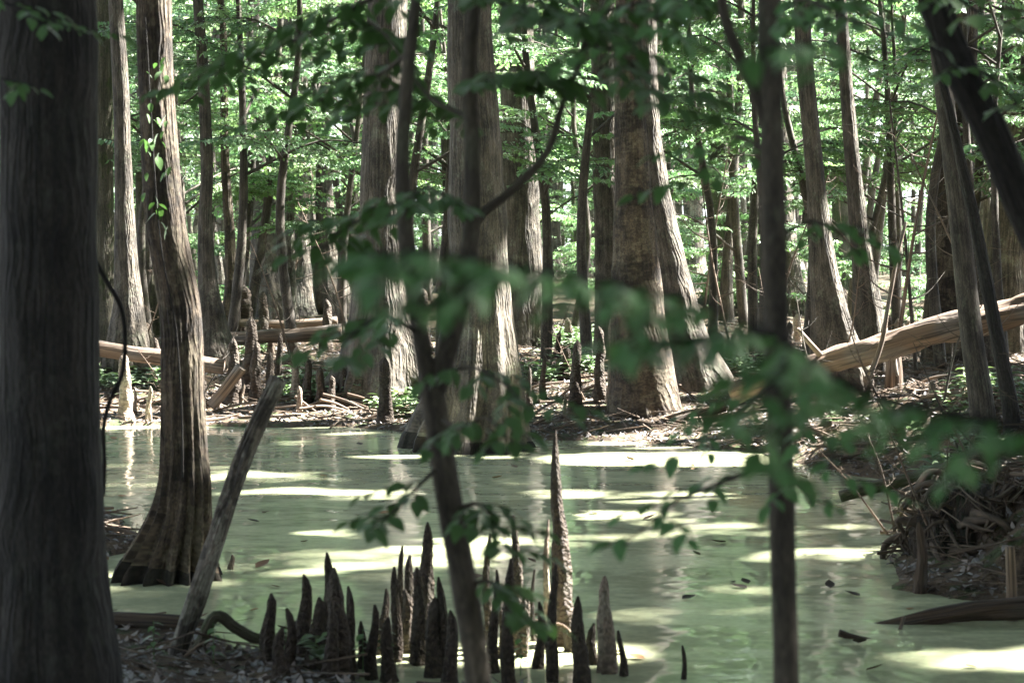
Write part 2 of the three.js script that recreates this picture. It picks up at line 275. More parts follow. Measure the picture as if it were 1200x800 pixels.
{
  const x0 = Math.min(...shore.map(p => p[0])) - 1, x1 = Math.max(...shore.map(p => p[0])) + 1, z0 = Math.min(...shore.map(p => p[1])) - 1, z1 = Math.max(...shore.map(p => p[1])) + 1;
  const g = new THREE.PlaneGeometry(x1 - x0, z1 - z0); g.rotateX(-Math.PI / 2); g.translate((x0 + x1) / 2, 0, (z0 + z1) / 2);
  const p = g.attributes.position, u = g.attributes.uv; for (let i = 0; i < p.count; i++) u.setXY(i, p.getX(i) / 8, p.getZ(i) / 8);
  const film = (u, v) => { const w = (pn(u, v, 6, 6, 120) - 0.5) * 0.2; return pn(u + w, v, 5, 14, 121) * 0.36 + pn(u, v + w, 14, 44, 122) * 0.34 + pn(u, v, 60, 130, 123) * 0.3; };
  const map = canvasTex(1024, 1024, (u, v) => { const f = sstep(0.40, 0.68, film(u, v)), s = pn(u, v, 300, 300, 124) * 0.06, k = 0.64 + 0.08 * f + s; return [k * 0.985, k * 1.01, k * 0.815]; }, true);
  const rough = canvasTex(1024, 1024, (u, v) => { const f = sstep(0.40, 0.68, film(u, v)); return [0, 0.06 + 0.10 * f, 0]; });
  const N = 1024, ba = new Float32Array(N * N * 4);                    // gentle swell, in floats so that it has no steps
  for (let j = 0; j < N; j++) for (let i = 0; i < N; i++) { const u = i / N, v = j / N, h = pn(u, v, 14, 12, 131) * 0.55 + pn(u, v, 34, 30, 132) * 0.32 + pn(u, v, 90, 84, 133) * 0.13, k = (j * N + i) * 4; ba[k] = ba[k + 1] = ba[k + 2] = h; ba[k + 3] = 1; }
  const bump = new THREE.DataTexture(ba, N, N, THREE.RGBAFormat, THREE.FloatType); bump.wrapS = bump.wrapT = THREE.RepeatWrapping; bump.magFilter = THREE.LinearFilter; bump.needsUpdate = true;
  const m = new THREE.MeshPhysicalMaterial({ map, roughnessMap: rough, roughness: 1, bumpMap: bump, bumpScale: 0.012, ior: 1.33 });
  const o = shade(new THREE.Mesh(g, m)); o.name = 'pond_water'; o.userData.kind = 'structure'; scene.add(o);
}

// ------------------------------------------------------------------ trees
const canopyR = rng(777);
function tuftCrown(t, top, radius, depth, count, size = 0.42) {       // a high crown of loose leaf sprays, joined into one part; count in hundreds
  const r = canopyR, pos = [], col = [], idx = [], A = V(), B = V(), N = V(), p = V(), base = t.position;
  const lob = Array.from({ length: 11 }, () => { const a = r() * 6.28, k = Math.sqrt(r()) * radius * 0.8; return [top.x + Math.cos(a) * k, top.y + (r() - 0.5) * depth, top.z + Math.sin(a) * k, radius * (0.28 + 0.25 * r())]; });
  for (let i = 0; i < count * 10; i++) {
    const b = lob[Math.floor(r() * lob.length)], u = r() * 6.283, c = r() * 2 - 1, k = Math.cbrt(r()) * b[3], s = Math.sqrt(1 - c * c); p.set(b[0] + k * s * Math.cos(u), b[1] + k * c * 0.6, b[2] + k * s * Math.sin(u));
    N.set((r() - 0.5) * 1.4, 1, (r() - 0.5) * 1.4).normalize(); A.set(r() - 0.5, (r() - 0.5) * 0.4, r() - 0.5); A.addScaledVector(N, -A.dot(N)).normalize(); B.crossVectors(N, A);
    const l = size * (0.6 + 0.8 * r()), w = l * 0.27, g = green(r), z = l * (0.1 + 0.2 * r());
    if (p.y < 2.4 + 0.125 * -p.z + 0.8 && -p.z > 0 && -p.z < 34 && Math.abs(p.x) < -p.z * 0.27 + 0.8) continue;   // these crowns begin above what one sees here
    if (r() < inGap(p, 0.2)) continue;
    p.sub(base); const o = pos.length / 3;
    pos.push(p.x - A.x * l / 2, p.y - A.y * l / 2, p.z - A.z * l / 2, p.x + B.x * w, p.y + B.y * w + z * 0.3, p.z + B.z * w, p.x + A.x * l / 2, p.y + A.y * l / 2 - z * 0.4, p.z + A.z * l / 2, p.x - B.x * w, p.y - B.y * w + z * 0.3, p.z - B.z * w);
    for (let q = 0; q < 4; q++) col.push(g.r, g.g, g.b);
    idx.push(o, o + 1, o + 2, o, o + 2, o + 3);
  }
  if (idx.length) { const g = new THREE.BufferGeometry(); g.setAttribute('position', new THREE.Float32BufferAttribute(pos, 3)); g.setAttribute('color', new THREE.Float32BufferAttribute(col, 3)); g.setIndex(idx); g.computeVertexNormals(); part('crown', g, L.canopy, t, true).userData.kind = 'stuff'; }
  return lob;
}
function limbsTo(t, from, lob, r0, mat, n = 5) { for (const b of lob.slice(0, n)) { const e = V(b[0], b[1], b[2]), s = from.clone().lerp(e, 0.02); s.x = from.x; s.z = from.z; const m = s.clone().lerp(e, 0.5); m.y -= 0.3; part('limb', tube([s, m, e], r0, r0 * 0.25, { n: 8, radial: 6 }), mat, t); } }

// a trunk given as rows of the photograph (height, middle, width in pixels) at the distance where its foot stands
function rowTree(o) {
  const { name = 'cypress_tree', label, group, d, rows, mat = M.bark, radial = 40, flute = 0.28, fluteH = 0.5, lobes = 9, seed = 1, top = 15, crown = (o.d > 30 ? 70 : 380), crownR = (o.d > 30 ? 4.2 : 6.2), step = 0.16, rough = 0.05, taper = 0.6, ext } = o;
  const key = rows.map(([y, x, w]) => { const p = at(x, y, d); return [p, w / F * d / 2]; }).sort((a, b) => a[0].y - b[0].y);
  const foot = key[0][0], gy = Math.min(foot.y, Math.max(ground(foot.x, foot.z), -0.3));
  if (gy < foot.y + 0.2) key.unshift([V(foot.x, gy - 0.35, foot.z), key[0][1] * 1.08]);
  const hi = key[key.length - 1]; const lean = ext ? V(...ext) : V((canopyR() - 0.5) * 1.2, 0, (canopyR() - 0.5) * 1.2);
  if (top > hi[0].y) key.push([V(hi[0].x + lean.x * 0.5, (hi[0].y + top) / 2, hi[0].z + lean.z * 0.5), hi[1] * (1 + taper) / 2], [V(hi[0].x + lean.x, top, hi[0].z + lean.z), hi[1] * taper * 0.6]);
  const c = new THREE.CatmullRomCurve3(key.map(k => k[0]), false, 'centripetal'), pts = [], rad = [];
  for (let i = 0; i < key.length - 1; i++) {                          // keep rows at their heights; fine rings near the foot
    const a = key[i], b = key[i + 1], n = Math.max(1, Math.round((b[0].y - a[0].y) / (a[0].y < 3 ? step : step * 3)));
    for (let k = 0; k < n; k++) { const t = k / n; pts.push(c.getPoint((i + t) / (key.length - 1))); rad.push(lerp(a[1], b[1], t)); }
  }
  pts.push(hi === key[key.length - 1] ? hi[0].clone() : key[key.length - 1][0].clone()); rad.push(key[key.length - 1][1]);
  for (let k = 0; k < 2; k++) for (let i = 1; i < rad.length - 1; i++) rad[i] = (rad[i - 1] + 2 * rad[i] + rad[i + 1]) / 4;
  const base = V(foot.x, gy, foot.z), t = thing(name, label, 'tree', base, group);
  part('trunk', loft(pts, rad, { radial, flute, fluteH, lobes, seed, rough, y0: Math.max(base.y, 0) }), mat, t);
  if (o.wet) { const n = pts.findIndex(p => p.y > o.wet) + 1; part('wet_bark', loft(pts.slice(0, n), rad.slice(0, n).map((x, i) => x * (i === n - 1 ? 0.99 : 1.012)), { radial, flute, fluteH, lobes, seed, rough, y0: Math.max(base.y, 0), cap: false }), M.wetBark, t); }
  if (crown) { const tip = pts[pts.length - 1], lob = tuftCrown(t, V(tip.x, tip.y + 0.5, tip.z), crownR, 4, crown); limbsTo(t, V(tip.x, tip.y - 1.5, tip.z), lob, 0.1, mat); }
  return t;
}
const K1 = rowTree({ label: 'slender cypress with fluted buttress foot standing in the pond, leafy vine on its bark', d: 14.8, rows: [[0, 180, 42], [100, 183, 40], [260, 193, 46], [361, 210, 47], [450, 214, 50], [530, 216, 54], [600, 214, 66], [640, 207, 88], [665, 203, 108], [682, 201, 120]], mat: M.barkWarm, wet: 0.1, flute: 0.5, fluteH: 0.85, lobes: 17, seed: 4, radial: 72, step: 0.06, crown: 520, crownR: 6.5, rough: 0.045 });
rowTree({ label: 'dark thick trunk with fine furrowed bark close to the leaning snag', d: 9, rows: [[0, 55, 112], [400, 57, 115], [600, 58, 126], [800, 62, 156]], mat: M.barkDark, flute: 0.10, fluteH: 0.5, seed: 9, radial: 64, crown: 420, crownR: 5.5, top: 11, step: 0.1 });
rowTree({ label: 'tall cypress with several low buttresses on the bank, its trunk splitting light and shade', d: 29.5, rows: [[0, 454, 46], [150, 450, 50], [260, 449, 58], [350, 450, 76], [420, 452, 100], [460, 452, 124]], seed: 3, flute: 0.45, fluteH: 0.55, lobes: 7, mat: M.bark, radial: 56 });
rowTree({ label: 'broad cypress with swollen fluted base at the waterline behind the forked sapling', d: 24.4, rows: [[0, 550, 50], [150, 556, 60], [270, 560, 68], [350, 562, 76], [420, 561, 92], [480, 558, 114], [528, 553, 136]], wet: 0.1, seed: 12, flute: 0.5, fluteH: 0.9, lobes: 9, mat: M.bark, radial: 64, step: 0.1 });
rowTree({ label: 'straight brown trunk widening evenly to the muddy waterline beside a fallen branch', d: 27.2, rows: [[0, 737, 31], [100, 738, 36], [200, 741, 40], [330, 746, 58], [400, 750, 70], [480, 757, 86], [508, 757, 96]], seed: 21, flute: 0.12, fluteH: 0.4, mat: M.barkWarm, radial: 48 });
rowTree({ label: 'sunlit leaning trunk with broad pale root flare touching the straight brown trunk', d: 29, rows: [[0, 752, 34], [150, 758, 32], [250, 773, 34], [300, 783, 38], [400, 802, 58], [450, 816, 82], [488, 820, 104]], seed: 22, flute: 0.3, mat: M.bark, radial: 48 });
rowTree({ label: 'pale trunk with one brightly sunlit edge rising behind the broad swollen cypress', d: 38, rows: [[0, 606, 40], [150, 608, 42], [300, 612, 44], [360, 613, 58], [395, 612, 76]], seed: 31, mat: M.bark });
rowTree({ label: 'plain grey trunk in shade a little behind the straight brown trunk', d: 35, rows: [[0, 706, 28], [200, 710, 30], [350, 716, 36], [430, 718, 46]], seed: 32 });
rowTree({ label: 'narrow cypress with gently flared grey base far behind the old knee stump', d: 48, rows: [[0, 296, 16], [120, 298, 16], [200, 302, 20], [260, 306, 27], [310, 310, 34], [348, 315, 48]], seed: 33, flute: 0.35, fluteH: 0.8, top: 17 });
rowTree({ label: 'narrow trunk with white sunlit flaring foot deep in the wood', d: 50, rows: [[0, 380, 14], [150, 378, 16], [260, 381, 22], [300, 383, 30], [338, 384, 52]], seed: 34, mat: M.bark, flute: 0.4, fluteH: 0.7, top: 17 });
rowTree({ label: 'pale greenish trunk half hidden by the dark thick trunk', d: 34, rows: [[0, 118, 27], [200, 119, 26], [330, 120, 30], [400, 121, 40]], seed: 35, mat: M.barkMoss });
rowTree({ label: 'spotted sunlit trunk with root flare behind the horizontal bank log', d: 31, rows: [[0, 135, 17], [100, 141, 19], [200, 144, 20], [300, 147, 27], [360, 150, 35], [408, 150, 54]], seed: 36, mat: M.bark, flute: 0.4 });
rowTree({ label: 'mossy dim trunk visible beside the slender vine-clad cypress', d: 42, rows: [[0, 177, 24], [280, 171, 26], [330, 174, 34], [372, 176, 46]], seed: 37, mat: M.barkMoss });
rowTree({ label: 'dark cypress of the buttressed pair beside the long red log', d: 27, rows: [[0, 940, 19], [200, 955, 21], [300, 964, 29], [380, 974, 44], [438, 982, 70]], seed: 38, flute: 0.5, fluteH: 0.7, mat: M.bark, radial: 52 });
rowTree({ label: 'trunk of the buttressed pair with sunlit foot just behind the long red log', d: 30, rows: [[0, 985, 14], [100, 992, 15], [250, 1005, 20], [330, 1014, 28], [395, 1020, 46]], seed: 39, flute: 0.35, fluteH: 0.7, mat: M.bark, ext: [-1, 0, 0] });
rowTree({ label: 'wide shadowy trunk standing behind the raised end of the long red log', d: 33, rows: [[0, 1127, 38], [180, 1121, 42], [300, 1115, 50], [400, 1112, 66]], seed: 40, mat: M.barkWarm });
rowTree({ label: 'dark trunk partly covered by the leaning black stem', d: 38, rows: [[0, 1196, 42], [200, 1188, 44], [330, 1180, 54], [385, 1180, 70]], seed: 41, mat: M.bark });
rowTree({ label: 'leaning small trunk with a spread dark foot beside the vine-clad cypress', d: 33, rows: [[60, 236, 13], [200, 242, 15], [260, 240, 16], [330, 243, 22], [380, 248, 34], [415, 250, 54]], seed: 42, flute: 0.4, top: 9, crown: 60, crownR: 2.5, mat: M.bark, radial: 24 });
rowTree({ label: 'thin reddish trunk standing close to the old knee stump', d: 38, rows: [[0, 258, 8], [180, 263, 10], [260, 268, 12], [330, 271, 15], [372, 270, 24]], seed: 43, top: 9, crown: 60, crownR: 2.5, mat: M.barkWarm, radial: 16 });
rowTree({ label: 'thin bleached trunk glowing in sun beyond the straight dark sapling', d: 45, rows: [[0, 868, 8], [180, 862, 9], [300, 853, 12], [372, 851, 20]], seed: 44, top: 10, crown: 60, crownR: 2.6, mat: M.bark, radial: 16 });
rowTree({ label: 'slim white trunk beside the narrow flared cypress', d: 55, rows: [[0, 318, 9], [180, 325, 10], [300, 334, 13], [340, 336, 20]], seed: 45, top: 12, crown: 60, crownR: 2.6, mat: M.bark, radial: 14 });
rowTree({ label: 'brown trunk with peeling base seen between red log and bank shrubs', d: 27, rows: [[396, 1048, 16], [415, 1048, 17], [440, 1048, 22]], seed: 46, top: -1, crown: 0, mat: M.woodRed, radial: 14, name: 'tree_stump', taper: 1 });
// two slim stems on the bank to the right
rowTree({ name: 'bank_sapling', label: 'slim grey stem standing before the long red log, the thicker of two', d: 20.5, rows: [[0, 1096, 20], [150, 1112, 22], [260, 1125, 24], [400, 1140, 26], [486, 1152, 30]], seed: 50, top: 7, crown: 30, crownR: 1.6, mat: M.barkSmooth, radial: 18, flute: 0.1 });
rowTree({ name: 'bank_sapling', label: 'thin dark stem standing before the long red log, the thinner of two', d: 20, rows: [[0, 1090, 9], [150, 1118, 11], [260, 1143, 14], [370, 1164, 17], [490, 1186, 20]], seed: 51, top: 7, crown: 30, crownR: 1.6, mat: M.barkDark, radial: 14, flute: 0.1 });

// the wood behind: trees whose trunks show between the near ones
{
  const r = rng(4242), used = [];
  let n = 0;
  for (let i = 0; i < 1500 && n < 140; i++) {
    const d = 42 + Math.pow(r(), 0.8) * 56, px = -120 + r() * 1440, p = at(px, 300, d);
    if (used.some(u => (u[0] - p.x) ** 2 + (u[1] - p.z) ** 2 < 2.4)) continue;
    if (px > 640 && px < 700 && d < 52) continue;
    used.push([p.x, p.z]); n++;
    const gy = ground(p.x, p.z), big = r() < 0.42, R = big ? 0.18 + r() * 0.22 : 0.06 + r() * 0.08, h = big ? 15 + r() * 4 : 8 + r() * 4, lean = (r() - 0.5) * (big ? 1 : 2.4), pts = [], rad = [], ph = r() * 6;
    for (let k = 0; k <= 22; k++) { const t = Math.pow(k / 22, 1.6), y = gy - 0.3 + t * h; pts.push(V(p.x + lean * t + Math.sin(t * 5 + ph) * 0.12, y, p.z + (r() - 0.5) * 0.02)); rad.push(R * (1 - 0.5 * t) * (1 + (big ? 1.5 : 0.8) * Math.exp(-(y - gy + 0.1) / (big ? 0.75 : 0.3)))); }
    const kind = Math.floor(r() * 3), mat = [M.bark, M.barkPale, M.barkMoss][kind];
    const t = thing(big ? 'cypress_tree' : 'understory_tree', big ? ['grey buttressed cypress in the dense wood behind the far bank', 'pale buttressed cypress in the dense wood behind the far bank', 'mossy green buttressed cypress in the dense wood behind the far bank'][kind] : ['thin grey tree trunk in the dense wood behind the far bank', 'thin pale tree trunk in the dense wood behind the far bank', 'thin mossy tree trunk in the dense wood behind the far bank'][kind], 'tree', V(p.x, gy, p.z), big ? ['grey cypresses of the wood', 'pale cypresses of the wood', 'mossy cypresses of the wood'][kind] : ['thin grey trunks of the wood', 'thin pale trunks of the wood', 'thin mossy trunks of the wood'][kind]);
    part('trunk', loft(pts, rad, { radial: big ? 22 : 10, flute: big ? 0.35 : 0, fluteH: 0.8, seed: i + 100, y0: gy }), mat, t);
    const tip = pts[pts.length - 1], lob = tuftCrown(t, V(tip.x, tip.y, tip.z), big ? 3.6 : 2.2, big ? 4 : 3, big ? 22 : 10); limbsTo(t, V(tip.x, tip.y - 1, tip.z), lob, big ? 0.08 : 0.04, mat, 3);
  }
}
// trees outside the picture whose crowns shade the pond and the near bank
{
  const r = rng(99);
  const spots = [[4.6, -7.6], [6.2, -4.5], [7.4, -10.5]];
  for (let gx = -24; gx <= 36; gx += 5.5) for (let gz = 22; gz >= -34; gz -= 5.5) spots.push([gx + (r() - 0.5) * 2.5, gz + (r() - 0.5) * 2.5]);
  for (const [x, z] of spots) {
    const d = -z;
    if (d > 0.5 && Math.abs(x) < d * 0.27 + 1.0) continue;             // only where the picture does not look
    if (shoreDist(x, z) < 0.4 || Math.hypot(x, z) < 2.5) continue;
    const gy = ground(x, z), R = 0.2 + r() * 0.15, h = 12 + r() * 4, pts = [], rad = [], lx = (r() - 0.5), lz = r() - 0.5;
    for (let k = 0; k <= 16; k++) { const t = Math.pow(k / 16, 1.5), y = gy - 0.3 + t * h; pts.push(V(x + lx * t, y, z + lz * t)); rad.push(R * (1 - 0.5 * t) * (1 + 1.1 * Math.exp(-(y - gy + 0.1) / 0.6))); }
    const t = thing('cypress_tree', 'grey cypress with wide leafy crown standing round the pond beyond the view', 'tree', V(x, gy, z), 'cypresses round the pond beyond the view');
    part('trunk', loft(pts, rad, { radial: 18, flute: 0.3, fluteH: 0.6, seed: Math.round(x * 10 + z * 100) + 5000, y0: gy }), M.bark, t);
    const tip = pts[16], shadeIt = x > -6 && x < 22 && d < 34, lob = tuftCrown(t, V(tip.x - (x > 3 && shadeIt ? 1 : 0), tip.y, tip.z), shadeIt ? 4.6 : 3.8, 4.5, shadeIt ? (d < 16 && x > 0 ? 1200 : 650) : 240); limbsTo(t, V(tip.x, tip.y - 1.5, tip.z), lob, 0.09, M.bark, 4);
  }
}

// ------------------------------------------------------------------ leafy understory trees
function understory(p, h, spread, low, count, seed, label, group, mat = M.barkSmooth, leaf = L.under, o = {}) {
  const r = rng(seed), gy = ground(p.x, p.z), t = thing('understory_tree', label, 'tree', V(p.x, gy, p.z), group), lx = (r() - 0.5) * h * 0.22, lz = (r() - 0.5) * h * 0.12;
  const R = o.R ?? 0.025 + h * 0.005, pts = [0, 0.3, 0.65, 1].map((k, i) => V(p.x + lx * k + (i % 3 ? (r() - 0.5) * 0.5 : 0), gy - 0.15 + k * h, p.z + lz * k));
  part('trunk', tube(pts, R * 1.5, R * 0.4, { n: 20, radial: 8 }), mat, t);
  const cv = new THREE.CatmullRomCurve3(pts, false, 'centripetal'), mats = [[], [], []], cols = [[], [], []], q = new THREE.Quaternion(), e = new THREE.Euler();
  const nl = Math.max(5, Math.round(count / 11)), limbs = [];
  for (let i = 0; i < nl; i++) {
    const k = lerp(Math.min(0.85, low / h), 0.98, (i + r() * 0.6) / nl), s = cv.getPoint(k), a = r() * 6.283, len = spread * (0.45 + 0.6 * r()) * (1 - 0.35 * k), up = 0.25 + r() * 0.3;
    const en = V(s.x + Math.cos(a) * len, s.y + len * up * 0.6, s.z + Math.sin(a) * len), m = s.clone().lerp(en, 0.55); m.y += len * up * 0.35;
    limbs.push(tube([s, m, en], R * 0.45, 0.006, { n: 8, radial: 5, cap: false }));
    const ns = Math.round(count / nl);
    for (let j = 0; j < ns; j++) {
      const u = 0.25 + 0.75 * (j + r()) / ns, b = u < 0.55 ? s.clone().lerp(m, u / 0.55) : m.clone().lerp(en, (u - 0.55) / 0.45), yaw = -a + (j % 2 ? 1 : -1) * (0.25 + r() * 0.9), sc = 0.65 + r() * 0.75, w = Math.floor(r() * 3);
      b.y += (r() - 0.5) * 0.12; e.set((r() - 0.5) * 0.5, yaw, (r() - 0.55) * 0.4, 'YZX'); if (inGap(b, 0.15)) continue;
      mats[w].push(new THREE.Matrix4().compose(b, q.setFromEuler(e), V(sc, sc, sc))); cols[w].push(green(r, 0.4));
    }
  }
  part('limb', mergeGeometries(limbs), mat, t).userData.kind = 'stuff';
  mats.forEach((m, w) => { if (m.length) copies('crown', sprays[w], [leaf, mat], t, m, cols[w]); });
  return t;
}
{
  const r = rng(2024);
  const kinds = ['slender leafy tree with layered sprays in the wood behind the far bank', 'young leafy tree hung low with sprays in the wood behind the far bank'];
  let n = 0;
  for (let i = 0; i < 600 && n < 104; i++) {
    const d = 33 + Math.pow(r(), 0.9) * 52, px = -140 + r() * 1480, p = at(px, 300, d);
    if (px > 560 && px < 720 && d < 44) continue;
    const lowOne = r() < 0.4; n++;
    understory(V(p.x, 0, p.z), 6 + r() * 4 + d * 0.05, 2.6 + r() * 1.6, lowOne ? 1.6 + r() * 1.2 : 2.8 + r() * 1.5, 74 + Math.round(r() * 40), 9000 + i, kinds[lowOne ? 1 : 0], lowOne ? 'low leafy trees of the wood' : 'slender leafy trees of the wood');
  }
  for (const [px, py, h, sp, low, cnt, label] of [[1010, 415, 6.5, 3.0, 2.6, 120, 'leafy tree with sunlit flat sprays over the long red log'], [1180, 440, 6, 2.6, 2.8, 90, 'leafy tree crowding the bank behind the two slim stems'], [890, 430, 6.5, 2.8, 3.0, 90, 'leafy tree behind the sunlit leaning trunk'], [230, 400, 6.5, 3.0, 2.8, 110, 'leafy tree behind the vine-clad cypress'], [400, 400, 7, 3, 2.8, 110, 'leafy tree spreading behind the tall buttressed cypress'], [520, 400, 7, 3, 3.2, 90, 'leafy tree between the two big cypresses'], [670, 395, 7, 3, 3.2, 90, 'leafy tree above the sunlit herb patch'], [340, 370, 7.5, 3.2, 2.6, 120, 'leafy tree beyond the far bank logs']])
    understory(onGround(px, py), h, sp, low, cnt, px * 7 + py, label);
  for (const px of [95, 175, 265, 345, 470, 515, 640, 690, 765, 835, 885, 945, 1055, 1105, 1165, 1235]) { const d = 31 + r() * 6, p = at(px, 300, d); understory(V(p.x, 0, p.z), 7 + r() * 2, 2.8 + r() * 0.8, 2.9 + r() * 0.8, 50, 15000 + px, 'slender leafy tree hanging its sprays before the wood on the far bank', 'slender leafy trees on the far bank'); }
  for (let i = 0; i < 46; i++) { const d = 44 + r() * 44, p = at(-100 + r() * 1400, 300, d), q = V(p.x, 0, p.z); understory(q, 1.6 + r() * 1.4, 1.5 + r() * 0.8, 0.25, 45, 17000 + i, 'low leafy shrub on the forest floor beyond the far bank', 'low shrubs of the forest floor', M.barkSmooth, L.under, { R: 0.025 }); }
}
// the same wood goes on behind the viewer
{
  const r = rng(616);
  for (let i = 0; i < 22; i++) { const a = i / 22 * Math.PI + (r() - 0.5) * 0.2, k = 5 + r() * 7; understory(V(Math.cos(a) * k, 0, Math.sin(a) * k + 1.5), 6 + r() * 3, 2.6, 0.9, 110, 12000 + i, 'leafy young tree in the wood behind the viewer', 'leafy trees behind the viewer', M.barkSmooth, L.far, { R: 0.05 }); }
}
// the far wood that closes the view
{
  const r = rng(31337), mats = [[], [], []], cols = [[], [], []], q = new THREE.Quaternion(), e = new THREE.Euler();
  for (let i = 0; i < 6000; i++) { const d = 88 + r() * 50, x = (r() - 0.5) * d * 0.72, y = 0.3 + Math.pow(r(), 1.5) * 22, w = i % 3, s = 1.8 + r() * 1.6; e.set((r() - 0.5) * 0.8, r() * 6.28, (r() - 0.5) * 0.7); mats[w].push(new THREE.Matrix4().compose(V(x, y, -d), q.setFromEuler(e), V(s, s, s))); cols[w].push(green(r, 0.5)); }
  const g = new THREE.Group(); g.name = 'far_woods'; g.userData = { label: 'distant mass of green foliage closing the view between the trunks', category: 'woods', kind: 'stuff' }; scene.add(g);
  mats.forEach((m, w) => copies('foliage', sprays[w], [L.far, M.barkSmooth], g, m, cols[w]));
}

// ------------------------------------------------------------------ cypress knees
function kneeGeo(base, h, r0, seed, lean = 0, sharp = 0.35) {
  const r = rng(seed), n = Math.max(10, Math.round(h / 0.035)), pts = [], rad = [], lz = (r() - 0.5) * 0.08 * h, w = 0.012 + r() * 0.012, ph = r() * 6.28;
  for (let i = 0; i <= n; i++) {
    const t = i / n; pts.push(V(base.x + lean * t + Math.sin(t * 7 + ph) * w * t, base.y - 0.12 + t * (h + 0.12), base.z + lz * t));
    rad.push(Math.max(0.006, r0 * (sharp + (1 - sharp) * Math.pow(1 - t, 1.05)) * (t > 0.91 ? Math.sqrt(Math.max(0.02, (1 - t) / 0.09)) : 1) * (1 + 0.7 * Math.exp(-t * h / 0.09))) * (1 + 0.10 * (r() - 0.5)));
  }
  return loft(pts, rad, { radial: 18, flute: 0.25, fluteH: 0.25, lobes: 5, seed, rough: 0.30, roughF: 6, uw: 0.6, vs: 1.6 });
}
// px, top row, distance, width of the body in pixels, lean in pixels
const nearKnees = [...[[328, 735, 18], [349, 725, 18], [371, 700, 22], [388, 712, 20], [404, 735, 18], [425, 728, 16], [455, 722, 18], [474, 690, 20], [491, 664, 22], [508, 700, 22], [528, 715, 18], [556, 700, 16], [579, 668, 14], [595, 655, 16], [613, 690, 18], [632, 705, 14], [648, 660, 14], [669, 735, 20], [696, 730, 16]].map(([x, y, w], i) => [x, y, 11.0 + (i * 37 % 10) * 0.12, w * 1.1, 0]), [315, 695, 11.5, 22, 0], [340, 712, 11.2, 17, -2], [356, 672, 11.7, 22, 0], [381, 647, 11.9, 19, 4], [396, 665, 11.2, 30, -2], [411, 687, 11.5, 17, -4], [436, 709, 11.3, 15, 0], [449, 690, 12.0, 15, 0], [464, 664, 11.8, 16, 0], [471, 640, 12.2, 12, 0], [482, 651, 12.1, 19, 0], [501, 612, 11.9, 24, -3], [519, 676, 11.4, 19, -3], [572, 625, 12.3, 12, 0], [588, 687, 11.9, 13, 0], [604, 603, 12.1, 17, 0], [625, 668, 12.4, 8, 0], [641, 608, 12.2, 11, 1], [662, 504, 12.3, 29, -10], [681, 699, 11.2, 24, -2], [713, 674, 11.5, 27, -4], [729, 738, 11.4, 12, 0], [801, 757, 11.3, 10, 0]];
nearKnees.forEach(([px, py, d, w, lean], i) => {
  const tip = at(px + lean, py, d), gx = at(px, 780, d), y = Math.max(-0.15, ground(gx.x, gx.z)), base = V(gx.x, y, gx.z);
  const special = { 37: 'tallest cypress knee, a spire with a bleached tip standing among shorter ones', 41: 'lone slim cypress knee standing in open water', 40: 'stubby short cypress knee beside a knobbly pale-flanked one', 39: 'knobbly cypress knee with pale sunlit flank and narrow tip', 23: 'stout brown cypress knee with pale flank amid the near bank group' }[i];
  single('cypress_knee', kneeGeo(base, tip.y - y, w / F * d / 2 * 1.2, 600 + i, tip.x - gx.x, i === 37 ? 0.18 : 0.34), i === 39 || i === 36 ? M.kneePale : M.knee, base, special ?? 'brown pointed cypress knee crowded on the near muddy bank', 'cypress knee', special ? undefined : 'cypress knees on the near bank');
});
// knees and stubs on the far bank: px, foot row, top row, width
[[284, 408, 334, 26, 0], [300, 470, 400, 17, 0], [272, 474, 396, 18, 0], [291, 462, 372, 22, 0], [318, 462, 412, 12, 0], [326, 458, 390, 10, 0], [345, 470, 405, 12, 1], [360, 474, 420, 13, 0], [376, 478, 430, 14, 0], [388, 480, 440, 12, 0], [352, 484, 452, 9, 1], [174, 494, 452, 8, 1], [159, 486, 455, 5, 1], [256, 480, 455, 5, 1], [282, 476, 450, 6, 1], [674, 480, 398, 17, 0], [636, 470, 418, 9, 0], [621, 480, 430, 8, 0], [704, 474, 382, 16, 0], [715, 476, 374, 8, 1], [662, 492, 462, 6, 1], [652, 420, 388, 9, 0], [405, 470, 430, 12, 0], [1141, 548, 510, 9, 1], [1079, 698, 612, 17, 0], [1128, 475, 448, 10, 1], [1092, 470, 446, 11, 1], [1018, 470, 444, 9, 0], [875, 470, 430, 10, 0], [900, 480, 440, 9, 0], [272, 668, 650, 7, 1]].forEach(([px, fy, ty, w, pale], i) => {
  const g = onGround(px, fy), d = -g.z, tip = at(px, ty, d), sp = { 0: 'old hooded knee stump with pale knob at the top on the far bank', 15: 'dark tall knee standing alone on the mud beside the sunlit herbs', 23: 'pale upright stub standing on the fallen mossy branch', 24: 'black dripping stub at the water edge before the root mound', 30: 'tiny pale knee in the water at the foot of the vine-clad cypress' }[i];
  single('cypress_knee', kneeGeo(g, tip.y - g.y, w / F * d / 2, 800 + i, (hash(i, 3, 1) - 0.5) * 0.1, 0.5), pale ? M.kneePale : i === 24 ? M.woodDark : M.knee, g, sp ?? (pale ? 'small pale cypress knee on the opposite bank' : 'small dark cypress knee on the opposite bank'), 'cypress knee', sp ? undefined : pale ? 'pale knees across the pond' : 'dark knees across the pond');
});

